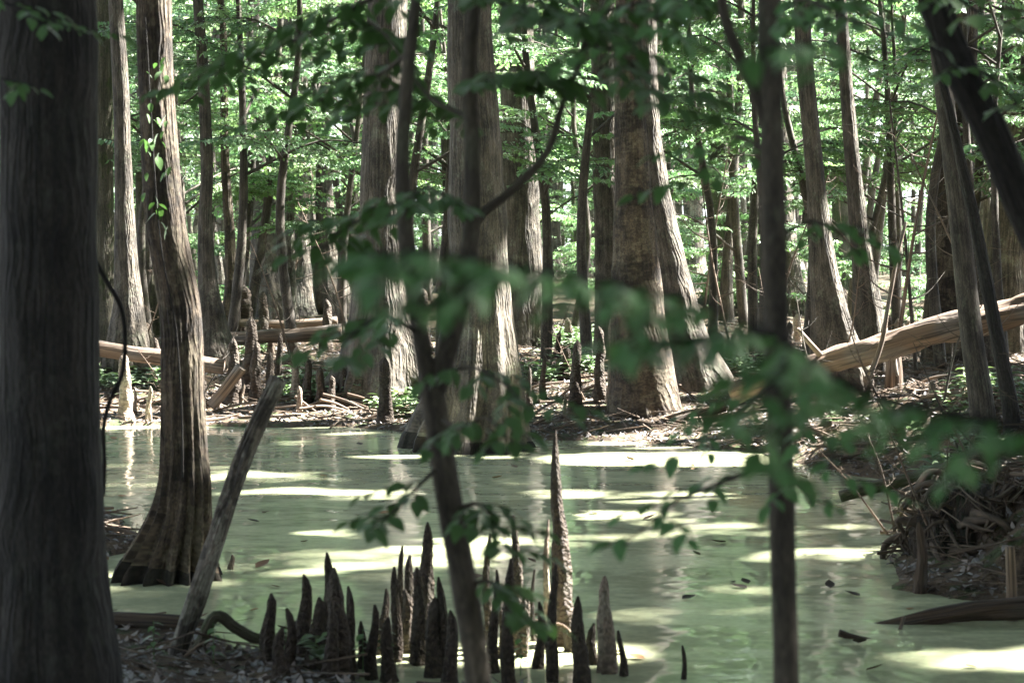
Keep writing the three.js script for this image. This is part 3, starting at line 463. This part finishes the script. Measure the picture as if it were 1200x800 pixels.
{
  const r = rng(1212);
  for (let i = 0, n = 0; i < 400 && n < 90; i++) {
    const d = 27 + Math.pow(r(), 1.4) * 24, px = 110 + r() * 1080, p = at(px, 400, d); if (shoreDist(p.x, p.z) < 0.3) continue; n++;
    const g = V(p.x, ground(p.x, p.z), p.z), pale = r() < 0.35, h = 0.25 + Math.pow(r(), 2) * 0.9;
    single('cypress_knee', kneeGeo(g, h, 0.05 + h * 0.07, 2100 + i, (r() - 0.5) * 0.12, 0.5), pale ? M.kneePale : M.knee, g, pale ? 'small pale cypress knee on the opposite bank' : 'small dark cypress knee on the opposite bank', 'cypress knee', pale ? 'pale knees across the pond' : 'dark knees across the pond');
  }
}
// ------------------------------------------------------------------ logs, snags and fallen branches
function log(name, label, pxs, ds, w0, w1, mat, o = {}) {
  const pts = pxs.map(([x, y], i) => at(x, y, ds[i] ?? ds[0])), d = ds[0], base = pts.reduce((a, b) => a.y < b.y ? a : b).clone();
  return single(name, tube(pts, w0 / F * d / 2, w1 / F * (ds[ds.length - 1]) / 2, { n: o.n ?? 28, radial: o.radial ?? 18, rough: o.rough ?? 0.14, roughF: o.roughF ?? 2, seed: o.seed ?? 3, uw: o.uw ?? 1 }), mat, base, label, 'log', o.group);
}
{
  const t = thing('fallen_log', 'long reddish fallen log with sunlit top sloping up the bank', 'log', onGround(870, 455));
  const pts = [[858, 462], [930, 436], [1010, 413], [1100, 388], [1210, 362], [1340, 335]].map(([x, y], i) => at(x, y, 24.6 - i * 0.25));
  part('trunk', tube(pts, 0.135, 0.185, { n: 90, radial: 30, rough: 0.22, roughF: 3, seed: 77, uw: 1 }), M.woodRed, t);
  for (const [a, b, w] of [[[1045, 395], [1052, 440], 0.03], [[965, 420], [935, 385], 0.04]]) part('branch_stub', tube([at(a[0], a[1], 24.2), at(b[0], b[1], 24.0)], w, w * 0.6, { n: 6 }), M.wood, t);
}
log('fallen_log', 'grey horizontal log lying on the far bank behind the vine-clad cypress', [[60, 398], [130, 410], [200, 420], [262, 430]], [29.5], 20, 17, M.wood, { seed: 5 });
log('fallen_log', 'weathered log stretched across the ground between old stumps', [[255, 398], [320, 394], [400, 388]], [34], 16, 18, M.wood, { seed: 6 });
log('fallen_log', 'thin grey log lying above the weathered one', [[268, 378], [330, 380], [395, 376]], [38], 10, 11, M.wood, { seed: 7 });
log('broken_log', 'broken pale log leaning on the far bank litter', [[247, 476], [262, 458], [283, 430]], [28.6], 12, 13, M.wood, { seed: 8 });
log('fallen_log', 'dark fallen branch at the waterline beside the straight brown trunk', [[728, 512], [760, 504], [800, 492], [850, 476]], [26.6], 9, 12, M.woodDark, { seed: 9 });
log('sunken_log', 'half sunken dark log with mossy top tapering into the pond', [[985, 742], [1040, 733], [1100, 722], [1160, 714], [1260, 708]], [13.0], 7, 30, M.woodDark, { seed: 10, rough: 0.24, roughF: 4, n: 60, radial: 26 });
log('fallen_branch', 'dark mossy bough reaching from the bank over the water', [[985, 582], [1020, 572], [1070, 560], [1120, 546], [1160, 532], [1215, 522]], [18.2], 14, 20, M.woodMoss, { seed: 11, radial: 12 });
log('fallen_branch', 'arched mossy bough behind the root mound', [[1092, 590], [1100, 558], [1122, 545], [1150, 548], [1172, 572], [1180, 640]], [16.6], 13, 12, M.woodMoss, { seed: 12, radial: 12 });
log('stake', 'pale upright stake standing at the half sunken log', [[1187, 742], [1186, 690], [1184, 640]], [13.1], 14, 11, M.wood, { seed: 13 });
log('broken_snag', 'leaning broken grey snag rising from the near bank debris', [[196, 806], [214, 748], [233, 690], [250, 640], [272, 572], [298, 505], [326, 443]], [11.8], 25, 19, M.barkPale, { seed: 14, rough: 0.2, roughF: 3, n: 60, uw: 0.5 });
log('sunken_log', 'black log floating at the near bank beside the dark thick trunk', [[100, 726], [150, 728], [215, 731], [240, 735]], [12.6], 22, 20, M.woodDark, { seed: 15 });
log('fallen_branch', 'crooked black branch bent over the water beside the leaning snag', [[205, 800], [232, 760], [254, 722], [276, 736], [300, 748], [345, 752]], [12.0], 15, 12, M.woodMoss, { seed: 16, radial: 10 });
log('driftwood', 'small black driftwood floating by the half sunken log', [[984, 741], [1000, 746], [1020, 750], [1044, 753]], [12.5], 9, 4, M.woodDark, { seed: 17, radial: 9 });
log('stick', 'bare white stick poking up beside the half sunken log', [[1052, 746], [1060, 722]], [12.8], 4, 5, M.wood, { seed: 18, radial: 7, n: 6 });
log('dead_sapling', 'thin white dead stem leaning before the long red log', [[1020, 440], [1034, 400], [1041, 360], [1052, 300], [1062, 260]], [23.2], 6, 4, M.wood, { seed: 19, radial: 8 });
{
  const r = rng(55), spots = [[150, 470, 60, 8], [190, 480, 50, 10], [215, 488, 40, 6], [140, 486, 50, -6], [165, 478, 44, 14], [235, 478, 50, -12], [330, 482, 60, 5], [380, 486, 70, -6], [640, 500, 40, 12], [690, 496, 50, -10], [670, 470, 36, 20], [610, 492, 40, -12], [940, 500, 60, 14], [985, 490, 70, -20], [1010, 530, 60, 12], [960, 520, 50, -16], [1080, 500, 50, 18], [1130, 520, 60, -12], [620, 738, 60, 16], [640, 752, 70, -20], [600, 770, 60, 10], [660, 765, 50, -26], [270, 765, 90, -18], [190, 770, 80, 26], [350, 770, 70, 8], [240, 786, 90, 30], [700, 460, 40, 16], [430, 480, 46, -16], [455, 492, 50, 10]];
  for (let i = 0; i < 60; i++) spots.push([i < 34 ? 120 + r() * 360 : 600 + r() * 540, i < 34 ? 425 + r() * 70 : 430 + r() * 75, 25 + r() * 65, (r() - 0.5) * 50]);
  spots.forEach(([px, py, len, dy], i) => {
    const g = onGround(px, py), d = -g.z, l = len / F * d, up = dy / F * d, yaw = (r() - 0.5) * 1.6, a = V(g.x - Math.cos(yaw) * l / 2, g.y + 0.03 + Math.max(0, -up), g.z - Math.sin(yaw) * l / 2), b = V(g.x + Math.cos(yaw) * l / 2, g.y + 0.03 + Math.max(0, up), g.z + Math.sin(yaw) * l / 2), m = a.clone().lerp(b, 0.5); m.y += (r() - 0.2) * 0.08; m.z += (r() - 0.5) * 0.1;
    const near = d < 15; single('fallen_stick', tube([a, m, b], near ? 0.010 : 0.024, near ? 0.005 : 0.012, { n: 8, radial: 7, rough: 0.2 }), i % 3 ? M.wood : M.stick, a, near ? 'bare dead stick lying among the near cypress knees' : 'bare dead stick lying on the bank litter across the pond', 'stick', near ? 'sticks among the near knees' : 'sticks on the litter across the pond');
  });
}

// bare, many-branched dead saplings: px, foot row, height and lean in metres
function deadSapling(p, h, lean, seed, mat, label, group) {
  const r = rng(seed), t = thing('dead_sapling', label, 'sapling', p, group), top = V(p.x + lean, p.y + h, p.z + (r() - 0.5) * h * 0.2), m = p.clone().lerp(top, 0.5); m.x += (r() - 0.5) * h * 0.15;
  const pts = [V(p.x, p.y - 0.1, p.z), m, top], cv = new THREE.CatmullRomCurve3(pts, false, 'centripetal'), R = 0.007 + h * 0.006; part('stem', tube(pts, R, R * 0.3, { n: 16, radial: 7 }), mat, t);
  const nb = 5 + Math.round(h * 2);
  for (let i = 0; i < nb; i++) {
    const u = 0.25 + 0.72 * (i + r()) / nb, s = cv.getPoint(u), a = r() * 6.283, l = h * (0.16 + 0.26 * r()) * (1.25 - u), e = V(s.x + Math.cos(a) * l, s.y + l * (0.25 + 0.6 * r()), s.z + Math.sin(a) * l), mm = s.clone().lerp(e, 0.5); mm.y -= l * 0.12;
    const b = part('branch', tube([s, mm, e], R * 0.5 * (1.1 - u * 0.5), 0.002, { n: 8, radial: 5, cap: false }), mat, t), bw = b.getWorldPosition(V());
    for (let k = 0; k < 3; k++) { const v = s.clone().lerp(e, 0.4 + 0.2 * k), c = a + (k % 2 ? 1 : -1) * (0.5 + r() * 0.6), q = l * (0.3 + 0.25 * r()), g = tube([v, V(v.x + Math.cos(c) * q, v.y + q * (r() * 0.9 - 0.15), v.z + Math.sin(c) * q)], 0.003, 0.0012, { n: 3, radial: 4, cap: false }); g.translate(-bw.x, -bw.y, -bw.z); part('twig', g, mat, b, true); }
  }
}
[[1045, 450, 4.6, 0.7, 1], [1075, 440, 4.2, -0.5, 0], [1010, 470, 2.2, 0.6, 1], [985, 500, 1.5, -0.5, 0], [960, 480, 1.8, 0.5, 1], [935, 505, 1.2, 0.4, 0], [1060, 510, 1.4, -0.7, 1], [1100, 500, 1.6, 0.5, 0], [1015, 535, 0.9, 0.5, 1], [1130, 530, 1.1, -0.5, 0], [985, 430, 3.2, -0.4, 1], [900, 460, 3.0, 0.8, 1], [860, 420, 3.4, -0.6, 1], [640, 440, 1.2, 0.4, 1], [690, 470, 1.0, -0.5, 1], [420, 440, 2.6, -0.9, 1], [345, 430, 2.2, -0.8, 1], [150, 440, 1.8, 0.7, 1], [200, 480, 0.9, -0.5, 1], [230, 470, 1.1, 0.6, 0], [1160, 480, 2.6, -0.8, 1], [330, 380, 4, 0.8, 1], [820, 400, 4.4, 0.7, 1]].forEach(([px, py, h, lean, pale], i) => {
  const g = onGround(px, py); deadSapling(g, h, lean, 3300 + i, pale ? M.wood : M.barkSmooth, px > 850 ? (pale ? 'bare pale dead sapling tangled on the bank round the long red log' : 'bare dark dead sapling tangled on the bank round the long red log') : (pale ? 'bare pale dead sapling on the far bank mud' : 'bare dark dead sapling on the far bank mud'), px > 850 ? (pale ? 'pale dead saplings round the red log' : 'dark dead saplings round the red log') : (pale ? 'pale dead saplings on the far bank' : 'dark dead saplings on the far bank'));
});

// ------------------------------------------------------------------ the root mound at the water's edge
{
  const c = V(at(1150, 640, 15.6).x, 0, -15.6), t = thing('root_mound', 'dark earthy mound of tangled roots overhanging the pond edge', 'root mound', c), r = rng(606);
  const g = new THREE.IcosahedronGeometry(1, 24), p = g.attributes.position;
  for (let i = 0; i < p.count; i++) { const x = p.getX(i), y = p.getY(i), z = p.getZ(i), n = 0.72 + 0.3 * fbm(x * 2.2 + 5, z * 2.2 + y * 2, 17, 4) + 0.22 * (fbm(x * 7 + 9, y * 7 + z * 5, 19, 3) - 0.5); p.setXYZ(i, c.x + x * 0.60 * n, 0.05 + y * 0.60 * n, c.z + z * 0.78 * n); }
  const uv = g.attributes.uv; for (let i = 0; i < p.count; i++) uv.setXY(i, p.getX(i), p.getY(i) + p.getZ(i));
  g.computeVertexNormals(); part('soil_clod', g, std([0.16, 0.14, 0.12], { map: soilMap, bumpMap: soilBump, bumpScale: 0.04 }), t);
  const P = (a, e, k) => V(c.x + Math.cos(a) * Math.cos(e) * 0.66 * k, Math.max(-0.12, 0.05 + Math.sin(e) * 0.66 * k), c.z + Math.sin(a) * Math.cos(e) * 0.86 * k);
  for (let i = 0; i < 130; i++) {
    const a = r() * 6.283, e = 0.1 + r() * 1.2, k = 0.8 + r() * 0.1, da = (r() - 0.5) * 2.4, de = (r() - 0.15) * 0.9, R = 0.007 + Math.pow(r(), 2.5) * 0.035, s = P(a, e, k), m1 = P(a + da * 0.35, e - de * 0.3, k + 0.1 + r() * 0.12), m2 = P(a + da * 0.7, e - de * 0.75, k + 0.06 + r() * 0.2), en = P(a + da, e - de, k + r() * 0.3);
    const root = part('root', tube([s, m1, m2, en], R, R * 0.25, { n: 14, radial: 7, cap: false, rough: 0.3, roughF: 5 }), r() < 0.1 ? M.stick : M.root, t);
    for (let j = 0; j < 2; j++) { const f = m1.clone().lerp(m2, r()), q = f.clone().add(V((r() - 0.5) * 0.4, -0.05 - r() * 0.25, (r() - 0.5) * 0.4)), h = f.clone().lerp(q, 0.5); h.x += (r() - 0.5) * 0.1; const g = tube([f, h, q], R * 0.45, 0.0015, { n: 7, radial: 5, cap: false }), w = t.position; g.translate(-w.x, -w.y, -w.z); part('rootlet', g, M.root, root, true); }
  }
}
for (let i = 0; i < 9; i++) { const r = rng(7100 + i), p = V(at(1150, 640, 15.6).x + (r() - 0.5) * 1.3, 0, -15.6 + (r() - 0.4) * 1.6); p.y = Math.max(0.1, ground(p.x, p.z)) + 0.15; deadSapling(p, 0.5 + r() * 0.5, (r() - 0.5) * 1.3, 7200 + i, i % 3 ? M.root : M.stick, 'dead twiggy branch lodged in the dark root mound', 'dead branches in the root mound'); }

// ------------------------------------------------------------------ litter, twigs, ground plants
{
  const r = rng(8080), lf = [leafShape(0.065, 0.019, 0.5, 3, 0.35), leafShape(0.055, 0.016, -0.4, 3, -0.3)], mats = [[], []], cols = [[], []], tm = [], q = new THREE.Quaternion(), e = new THREE.Euler();
  const tw = mergeGeometries([tube([V(-0.5, 0, 0), V(0.05, 0.02, 0.05)], 0.011, 0.008, { n: 3, radial: 5 }), tube([V(0.05, 0.02, 0.05), V(0.5, 0, -0.03)], 0.008, 0.004, { n: 3, radial: 5 }), tube([V(-0.05, 0.015, 0.04), V(0.2, 0.06, 0.22)], 0.006, 0.003, { n: 3, radial: 5 })]);
  for (let i = 0; i < 90000; i++) {
    const d = 9 + r() * 37, x = (r() - 0.5) * (d * 0.54 + 1.5), z = -d, s = shoreDist(x, z); if (s < -0.05 || r() > (d > 24 ? 0.8 : 0.7)) continue;
    const y = ground(x, z) + 0.008; if (y < 0.004) continue; const w = i & 1, sc = 0.8 + r() * 0.7; e.set((r() - 0.5) * 0.8, r() * 6.28, (r() - 0.5) * 0.7);
    mats[w].push(new THREE.Matrix4().compose(V(x, y, z), q.setFromEuler(e), V(sc, sc, sc))); const k = 0.5 + r() * 0.9, t = r(); cols[w].push(new THREE.Color().setRGB(0.255 * k, (0.205 + 0.05 * t) * k, (0.175 + 0.08 * t) * k));
    if (i % (x > 2 && d < 27 ? 9 : 20) === 0) { const l = 0.25 + r() * 0.7; e.set(0, r() * 6.28, (r() - 0.4) * 0.5); tm.push(new THREE.Matrix4().compose(V(x, y + 0.02, z), q.setFromEuler(e), V(l, (0.7 + r()) * (d < 15 ? 0.45 : 1), (0.7 + r()) * (d < 15 ? 0.45 : 1)))); }
  }
  const g = new THREE.Group(); g.name = 'leaf_litter'; g.userData = { label: 'brown dead leaves and twigs strewn over the muddy banks', category: 'litter', kind: 'stuff' }; scene.add(g);
  mats.forEach((m, w) => copies('leaves', lf[w], L.litter, g, m, cols[w])); copies('twigs', tw, M.wood, g, tm);
  // low green plants
  const hb = mergeGeometries(Array.from({ length: 7 }, (_, i) => placed(leafShape(0.11, 0.032, 0.3, 4, 0.3), V(0, 0.05 + (i % 3) * 0.03, 0), i * 0.9, 0.35, 0, 1))), hm = [], hc = [];
  for (const [px, py, rx, rz, n] of [[680, 408, 1.0, 2.2, 520], [660, 440, 0.6, 0.8, 90], [1090, 470, 1.2, 1.4, 16], [1180, 470, 0.8, 1.2, 40], [960, 440, 0.8, 1.5, 30], [160, 445, 0.8, 1.0, 120], [255, 420, 0.9, 1.5, 140], [380, 465, 0.8, 1.0, 100], [500, 480, 0.8, 1.0, 100], [1140, 565, 0.5, 0.8, 60], [880, 440, 0.8, 1.4, 50], [440, 790, 0.35, 0.35, 16]]) {
    const c = onGround(px, py); for (let i = 0; i < n; i++) { const a = r() * 6.28, k = Math.sqrt(r()), x = c.x + Math.cos(a) * k * rx, z = c.z + Math.sin(a) * k * rz; if (shoreDist(x, z) < 0.1) continue; const s = 0.6 + r() * 1.1; e.set(0, r() * 6.28, 0); hm.push(new THREE.Matrix4().compose(V(x, ground(x, z), z), q.setFromEuler(e), V(s, s * (0.8 + r()), s))); hc.push(green(r, 0.5)); }
  }
  const h = copies('ground_plants', hb, L.herb, scene, hm, hc); h.userData = { label: 'low green herbs growing in patches on the banks', category: 'plants', kind: 'stuff' };
  // leaves that float on the pond
  const fl = leafShape(0.10, 0.034, 0.3, 4, -0.25), fm = [std([0.10, 0.06, 0.035]), std([0.26, 0.15, 0.07]), std([0.05, 0.04, 0.03])];
  for (let i = 0, n = 0; i < 600 && n < 60; i++) { const px = 130 + r() * 1070, py = 512 + r() * 280, p = onWater(px, py); if (shoreDist(p.x, p.z) > -0.3) continue; n++; const k = 0.7 + r() * 0.8, w = Math.floor(r() * 3), m = shade(new THREE.Mesh(fl, fm[w])); m.name = numbered('floating_leaf'); m.position.set(p.x, 0.006, p.z); m.rotation.set((r() - 0.5) * 0.3, r() * 6.28, (r() - 0.5) * 0.3); m.scale.setScalar(k); m.userData = { label: ['small brown leaf floating on the green pond', 'small tan leaf floating on the green pond', 'small black leaf floating on the green pond'][w], category: 'leaf', group: ['brown floating leaves', 'tan floating leaves', 'black floating leaves'][w] }; scene.add(m); }
}

// ------------------------------------------------------------------ saplings and branches close by
const nearLeaf = [leafShape(0.062, 0.017, 0.22, 6, 0.18), leafShape(0.055, 0.016, 0.12, 6, 0.3), leafShape(0.05, 0.013, 0.3, 6, 0.1)];
function leafyThing(t, limbs, mat, leaf, seed, scale = 1) {           // limbs: {px: [[x, y], ...], d: [from, to], r, twigs, twigLen, from}
  const r = rng(seed), leaves = [], wood = [];
  const put = (p, yaw, pitch, roll, s) => leaves.push(new THREE.Matrix4().compose(p, new THREE.Quaternion().setFromEuler(new THREE.Euler(roll, yaw, pitch, 'YZX')), V(s, s, s)));
  for (const b of limbs) {
    const n = b.px.length, pts = b.px.map(([x, y], i) => at(x, y, lerp(b.d[0], b.d[1], i / (n - 1)))), cv = new THREE.CatmullRomCurve3(pts, false, 'centripetal');
    part('limb', tube(pts, b.r ?? 0.008, 0.0025, { n: n * 6, radial: 6, cap: false }), mat, t);
    for (let i = 0; i < b.twigs; i++) {
      const u = lerp(b.from ?? 0.2, 1, (i + 0.5) / b.twigs), s = cv.getPoint(u), tg = cv.getTangent(u), a = Math.atan2(-tg.z, tg.x) + (i % 2 ? 1 : -1) * (0.45 + r() * 0.7), len = (b.twigLen ?? 0.3) * (0.6 + 0.7 * r()) * (1.1 - 0.4 * u), dr = (b.droop ?? 0.25) * (0.4 + r());
      const en = s.clone().add(V(Math.cos(a) * len, -dr * len, -Math.sin(a) * len)), m = s.clone().lerp(en, 0.5); m.y += 0.06 * len;
      wood.push(tube([s, m, en], 0.0022, 0.001, { n: 4, radial: 4, cap: false }));
      const k = Math.round(len / (0.034 * scale)) + 1;
      for (let j = 0; j < k; j++) { const v = (j + 0.7) / k, p = v < 0.5 ? s.clone().lerp(m, v * 2) : m.clone().lerp(en, v * 2 - 1), end = j === k - 1; put(p, a + (end ? 0 : (j % 2 ? 1 : -1) * (0.75 + r() * 0.4)), -0.2 - r() * 0.5, (r() - 0.5) * 1.0, scale * (0.75 + r() * 0.5)); }
    }
  }
  if (wood.length) part('twig', mergeGeometries(wood), mat, t).userData.kind = 'stuff';
  const b = t.position; leaves.sort(() => 0);
  const keep = leaves.slice(0, 300), rest = leaves.slice(300);
  keep.forEach((m, i) => { const o = shade(new THREE.Mesh(nearLeaf[i % 3], leaf)); o.name = 'leaf'; m.decompose(o.position, o.quaternion, o.scale); o.position.sub(b); t.add(o); });
  if (rest.length) copies('foliage', nearLeaf[0], leaf, t, rest);
}
{ // forked sapling in the middle
  const d = 6, foot = at(568, 860, d); foot.y = ground(foot.x, foot.z);
  const t = thing('forked_sapling', 'forked dark sapling in front of the broad cypress, rising from the crowded knees', 'sapling', foot);
  const P = l => l.map(([x, y]) => at(x, y, d));
  part('stem', tube([V(foot.x, foot.y - 0.2, foot.z), ...P([[560, 800], [545, 690], [527, 590], [513, 500], [505, 450]])], 0.043, 0.036, { n: 40, radial: 16, seed: 5 }), M.sapling, t);
  part('stem', tube(P([[507, 465], [494, 400], [478, 300], [471, 200], [476, 100], [487, 0], [492, -90], [480, -180]]), 0.029, 0.016, { n: 40, radial: 14, seed: 6 }), M.sapling, t);
  part('stem', tube(P([[506, 470], [524, 410], [543, 340], [552, 270], [553, 170], [550, 80], [556, 0], [566, -120]]), 0.031, 0.02, { n: 40, radial: 14, seed: 7 }), M.sapling, t);
  part('limb', tube(P([[536, 350], [556, 262], [600, 222], [640, 180], [660, 120], [690, 50], [720, -20]]), 0.016, 0.008, { n: 30, radial: 10, seed: 8 }), M.sapling, t);
  leafyThing(t, [
    { px: [[487, -20], [430, 0], [360, 40], [290, 70], [215, 105]], d: [6, 7.4], r: 0.012, twigs: 22, twigLen: 0.3 },
    { px: [[480, 60], [440, 90], [390, 110], [340, 135]], d: [6, 6.8], twigs: 14, twigLen: 0.3 },
    { px: [[489, -60], [540, -20], [600, 10], [660, 30]], d: [6, 5.6], twigs: 20, twigLen: 0.34 },
    { px: [[553, 100], [590, 90], [640, 80]], d: [6, 5.8], twigs: 12, twigLen: 0.3 },
    { px: [[552, 140], [500, 110], [450, 40], [420, 20]], d: [6, 6.6], twigs: 15, twigLen: 0.3 },
    { px: [[690, 50], [720, 60], [760, 95], [790, 130]], d: [6, 5.6], twigs: 12, twigLen: 0.28 },
    { px: [[676, 80], [700, 20], [760, 0], [800, -10]], d: [6, 5.8], twigs: 12, twigLen: 0.28 },
    { px: [[474, 260], [440, 250], [400, 270], [370, 300]], d: [6, 6.4], twigs: 9, twigLen: 0.24 },
    { px: [[552, 260], [520, 230], [500, 220], [470, 240]], d: [6, 5.6], twigs: 9, twigLen: 0.24 },
    { px: [[490, 390], [450, 370], [415, 390], [385, 420]], d: [6, 5.5], twigs: 8, twigLen: 0.24 },
    { px: [[510, 440], [550, 430], [590, 450], [620, 480]], d: [6, 5.5], twigs: 6, twigLen: 0.26 },
    { px: [[512, 490], [540, 500], [570, 490], [600, 520]], d: [6, 5.6], twigs: 5, twigLen: 0.22 },
    { px: [[520, 540], [490, 570], [460, 600], [438, 612]], d: [6, 5.8], twigs: 6, twigLen: 0.16 },
    { px: [[530, 600], [560, 590], [580, 610], [600, 650]], d: [6, 5.8], twigs: 8, twigLen: 0.16 },
    { px: [[545, 690], [570, 680], [590, 700], [610, 730]], d: [6, 5.9], twigs: 8, twigLen: 0.16 },
  ], M.sapling, L.mid, 71, 1.05);
}
{ // straight sapling
  const d = 5.5, foot = at(926, 900, d); foot.y = ground(foot.x, foot.z);
  const t = thing('straight_sapling', 'straight dark sapling stem crossing the whole view over the pond', 'sapling', foot);
  const P = l => l.map(([x, y]) => at(x, y, d));
  part('stem', tube([V(foot.x, foot.y - 0.2, foot.z), ...P([[922, 800], [919, 680], [916, 540], [911, 400], [908, 280], [904, 150], [902, 60], [900, -60], [905, -180]])], 0.038, 0.028, { n: 60, radial: 16, seed: 15 }), M.sapling, t);
  part('limb', tube(P([[907, 190], [890, 120], [868, 70], [850, 20], [840, -60]]), 0.02, 0.013, { n: 24, radial: 12, seed: 16 }), M.sapling, t);
  leafyThing(t, [
    { px: [[842, -40], [800, -10], [770, 20], [740, 60]], d: [5.5, 5.2], twigs: 5, twigLen: 0.28 },
    { px: [[902, 20], [940, 0], [990, 20], [1040, 40]], d: [5.5, 5], twigs: 6, twigLen: 0.28 },
    { px: [[905, 180], [860, 160], [830, 190], [800, 220]], d: [5.5, 5.8], twigs: 4, twigLen: 0.22 },
    { px: [[908, 280], [950, 260], [980, 270], [1010, 300]], d: [5.5, 5.8], twigs: 4, twigLen: 0.22 },
    { px: [[913, 440], [880, 470], [840, 500], [800, 540]], d: [5.5, 5.0], twigs: 5, twigLen: 0.2 },
    { px: [[915, 500], [950, 500], [975, 530], [990, 570]], d: [5.5, 5.2], twigs: 4, twigLen: 0.2 },
    { px: [[916, 540], [860, 560], [790, 590], [730, 640]], d: [5.5, 4.8], twigs: 5, twigLen: 0.2 },
    { px: [[916, 560], [935, 570], [950, 590]], d: [5.5, 5.2], twigs: 2, twigLen: 0.16 },
  ], M.sapling, L.near, 72, 1.0);
}
{ // leaning stem
  const d = 7, t = thing('leaning_tree', 'leaning black stem slanting above the two slim bank stems', 'tree', V(at(1420, 640, d).x, ground(at(1420, 640, d).x, -d), -d));
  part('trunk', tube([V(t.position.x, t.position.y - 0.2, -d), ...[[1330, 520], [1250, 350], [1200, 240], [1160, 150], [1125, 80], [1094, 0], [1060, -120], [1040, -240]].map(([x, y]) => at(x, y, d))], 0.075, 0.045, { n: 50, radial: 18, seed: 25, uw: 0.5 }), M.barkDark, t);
  leafyThing(t, [
    { px: [[1066, -100], [1100, -30], [1140, 10], [1190, 30]], d: [7, 6.4], twigs: 9, twigLen: 0.32 },
    { px: [[1080, -60], [1030, -10], [980, 20], [930, 30]], d: [7, 6.4], twigs: 9, twigLen: 0.32 },
    { px: [[1120, 70], [1160, 90], [1200, 130]], d: [7, 6.6], twigs: 5, twigLen: 0.26 },
  ], M.barkDark, L.mid, 73, 1.05);
}
{ // branch reaching in close to the lens
  const d = 2.9, foot = at(1480, 560, d); foot.y = ground(foot.x, foot.z);
  const t = thing('overhanging_sapling', 'leafy green branch reaching across the view close by, out of focus', 'sapling', foot), j = at(1440, 520, d);
  part('stem', tube([V(foot.x, foot.y - 0.1, foot.z), V(foot.x - 0.02, foot.y + 0.6, foot.z), j, at(1425, 200, d), at(1430, -100, d)], 0.018, 0.008, { n: 24, radial: 10 }), M.barkDark, t);
  leafyThing(t, [
    { px: [[1440, 520], [1300, 520], [1180, 496], [1080, 476], [990, 446], [920, 400], [830, 356], [720, 330], [600, 308], [500, 292], [440, 300]], d: [2.9, 2.6], r: 0.006, twigs: 46, twigLen: 0.14, from: 0.12, droop: 0.3 },
    { px: [[900, 392], [850, 390], [800, 400], [740, 390]], d: [2.7, 2.6], r: 0.003, twigs: 8, twigLen: 0.1 },
    { px: [[930, 404], [910, 450], [880, 500], [900, 560]], d: [2.75, 2.7], r: 0.003, twigs: 6, twigLen: 0.08 },
    { px: [[640, 315], [560, 340], [500, 360]], d: [2.65, 2.6], r: 0.003, twigs: 6, twigLen: 0.1 },
    { px: [[1426, 210], [1300, 120], [1150, 60], [1040, 60], [960, 50], [900, 55]], d: [2.9, 2.8], r: 0.005, twigs: 5, twigLen: 0.1, from: 0.6 },
  ], M.barkDark, L.near, 74, 0.76);
}
// leaves climbing the slender cypress, and the loose vine beside the dark trunk
{
  const r = rng(404), t = thing('climbing_vine', 'bright green vine leaves clinging to the slender cypress', 'vine', at(190, 270, 14.6)), b = t.position;
  part('vine_stem', tube([[214, 560], [212, 470], [205, 380], [190, 300], [182, 220], [176, 120], [170, 20]].map(([x, y]) => at(x, y, 14.62)), 0.008, 0.004, { n: 40, radial: 6 }), M.barkDark, t);
  for (let i = 0; i < 34; i++) { const y = 60 + r() * 210, x = 176 + (y - 60) * 0.06 + (r() - 0.5) * 36, o = shade(new THREE.Mesh(nearLeaf[i % 3], L.vine)), p = at(x, y, 14.5 + r() * 0.12); o.name = 'leaf'; o.position.copy(p).sub(b); o.rotation.set((r() - 0.5) * 0.8, r() * 6.28, -0.5 - r() * 0.7, 'YZX'); o.scale.setScalar(1.1 + r() * 0.7); t.add(o); }
  single('hanging_vine', tube([[108, 300], [125, 330], [142, 362], [146, 400], [142, 440], [128, 470], [121, 500], [122, 540], [121, 580]].map(([x, y]) => at(x, y, 9.4)), 0.012, 0.009, { n: 50, radial: 8 }), M.barkDark, at(121, 580, 9.4), 'bare dark vine hanging in a loop beside the dark thick trunk', 'vine');
  const u = thing('overhanging_twig', 'few dark green leaves drooping over the dark thick trunk', 'twig', at(-40, -30, 7));
  leafyThing(u, [{ px: [[-60, -40], [0, 0], [50, 20], [100, 40]], d: [7, 6.6], r: 0.008, twigs: 6, twigLen: 0.24 }, { px: [[-60, 80], [-10, 90], [40, 100]], d: [7, 6.8], r: 0.006, twigs: 3, twigLen: 0.2 }], M.barkDark, L.mid, 75, 1);
}
// seedlings among the knees
[[438, 770, 0.16], [452, 785, 0.14], [425, 748, 0.15], [335, 775, 0.12], [560, 775, 0.16], [610, 745, 0.12], [250, 790, 0.14], [180, 785, 0.12]].forEach(([px, py, h], i) => {
  const d = 11.4, p = at(px, py, d); p.y = Math.max(0, ground(p.x, p.z)); const t = thing('seedling', 'small green seedling sprouting between the near cypress knees', 'seedling', p, 'seedlings among the near knees'), r = rng(i + 900), hh = h + 0.12;
  part('stem', tube([p.clone(), V(p.x, p.y + hh, p.z)], 0.004, 0.002, { n: 4, radial: 5 }), L.herb, t);
  for (let k = 0; k < 9; k++) { const o = shade(new THREE.Mesh(nearLeaf[k % 3], L.vine)); o.name = 'leaf'; o.position.set(0, hh * (0.35 + 0.075 * k), 0); o.rotation.set(0, k * 2.4, -0.2, 'YZX'); o.scale.setScalar(1 + r() * 0.4); t.add(o); }
});
scene.add(camera);
renderer.render(scene, camera);
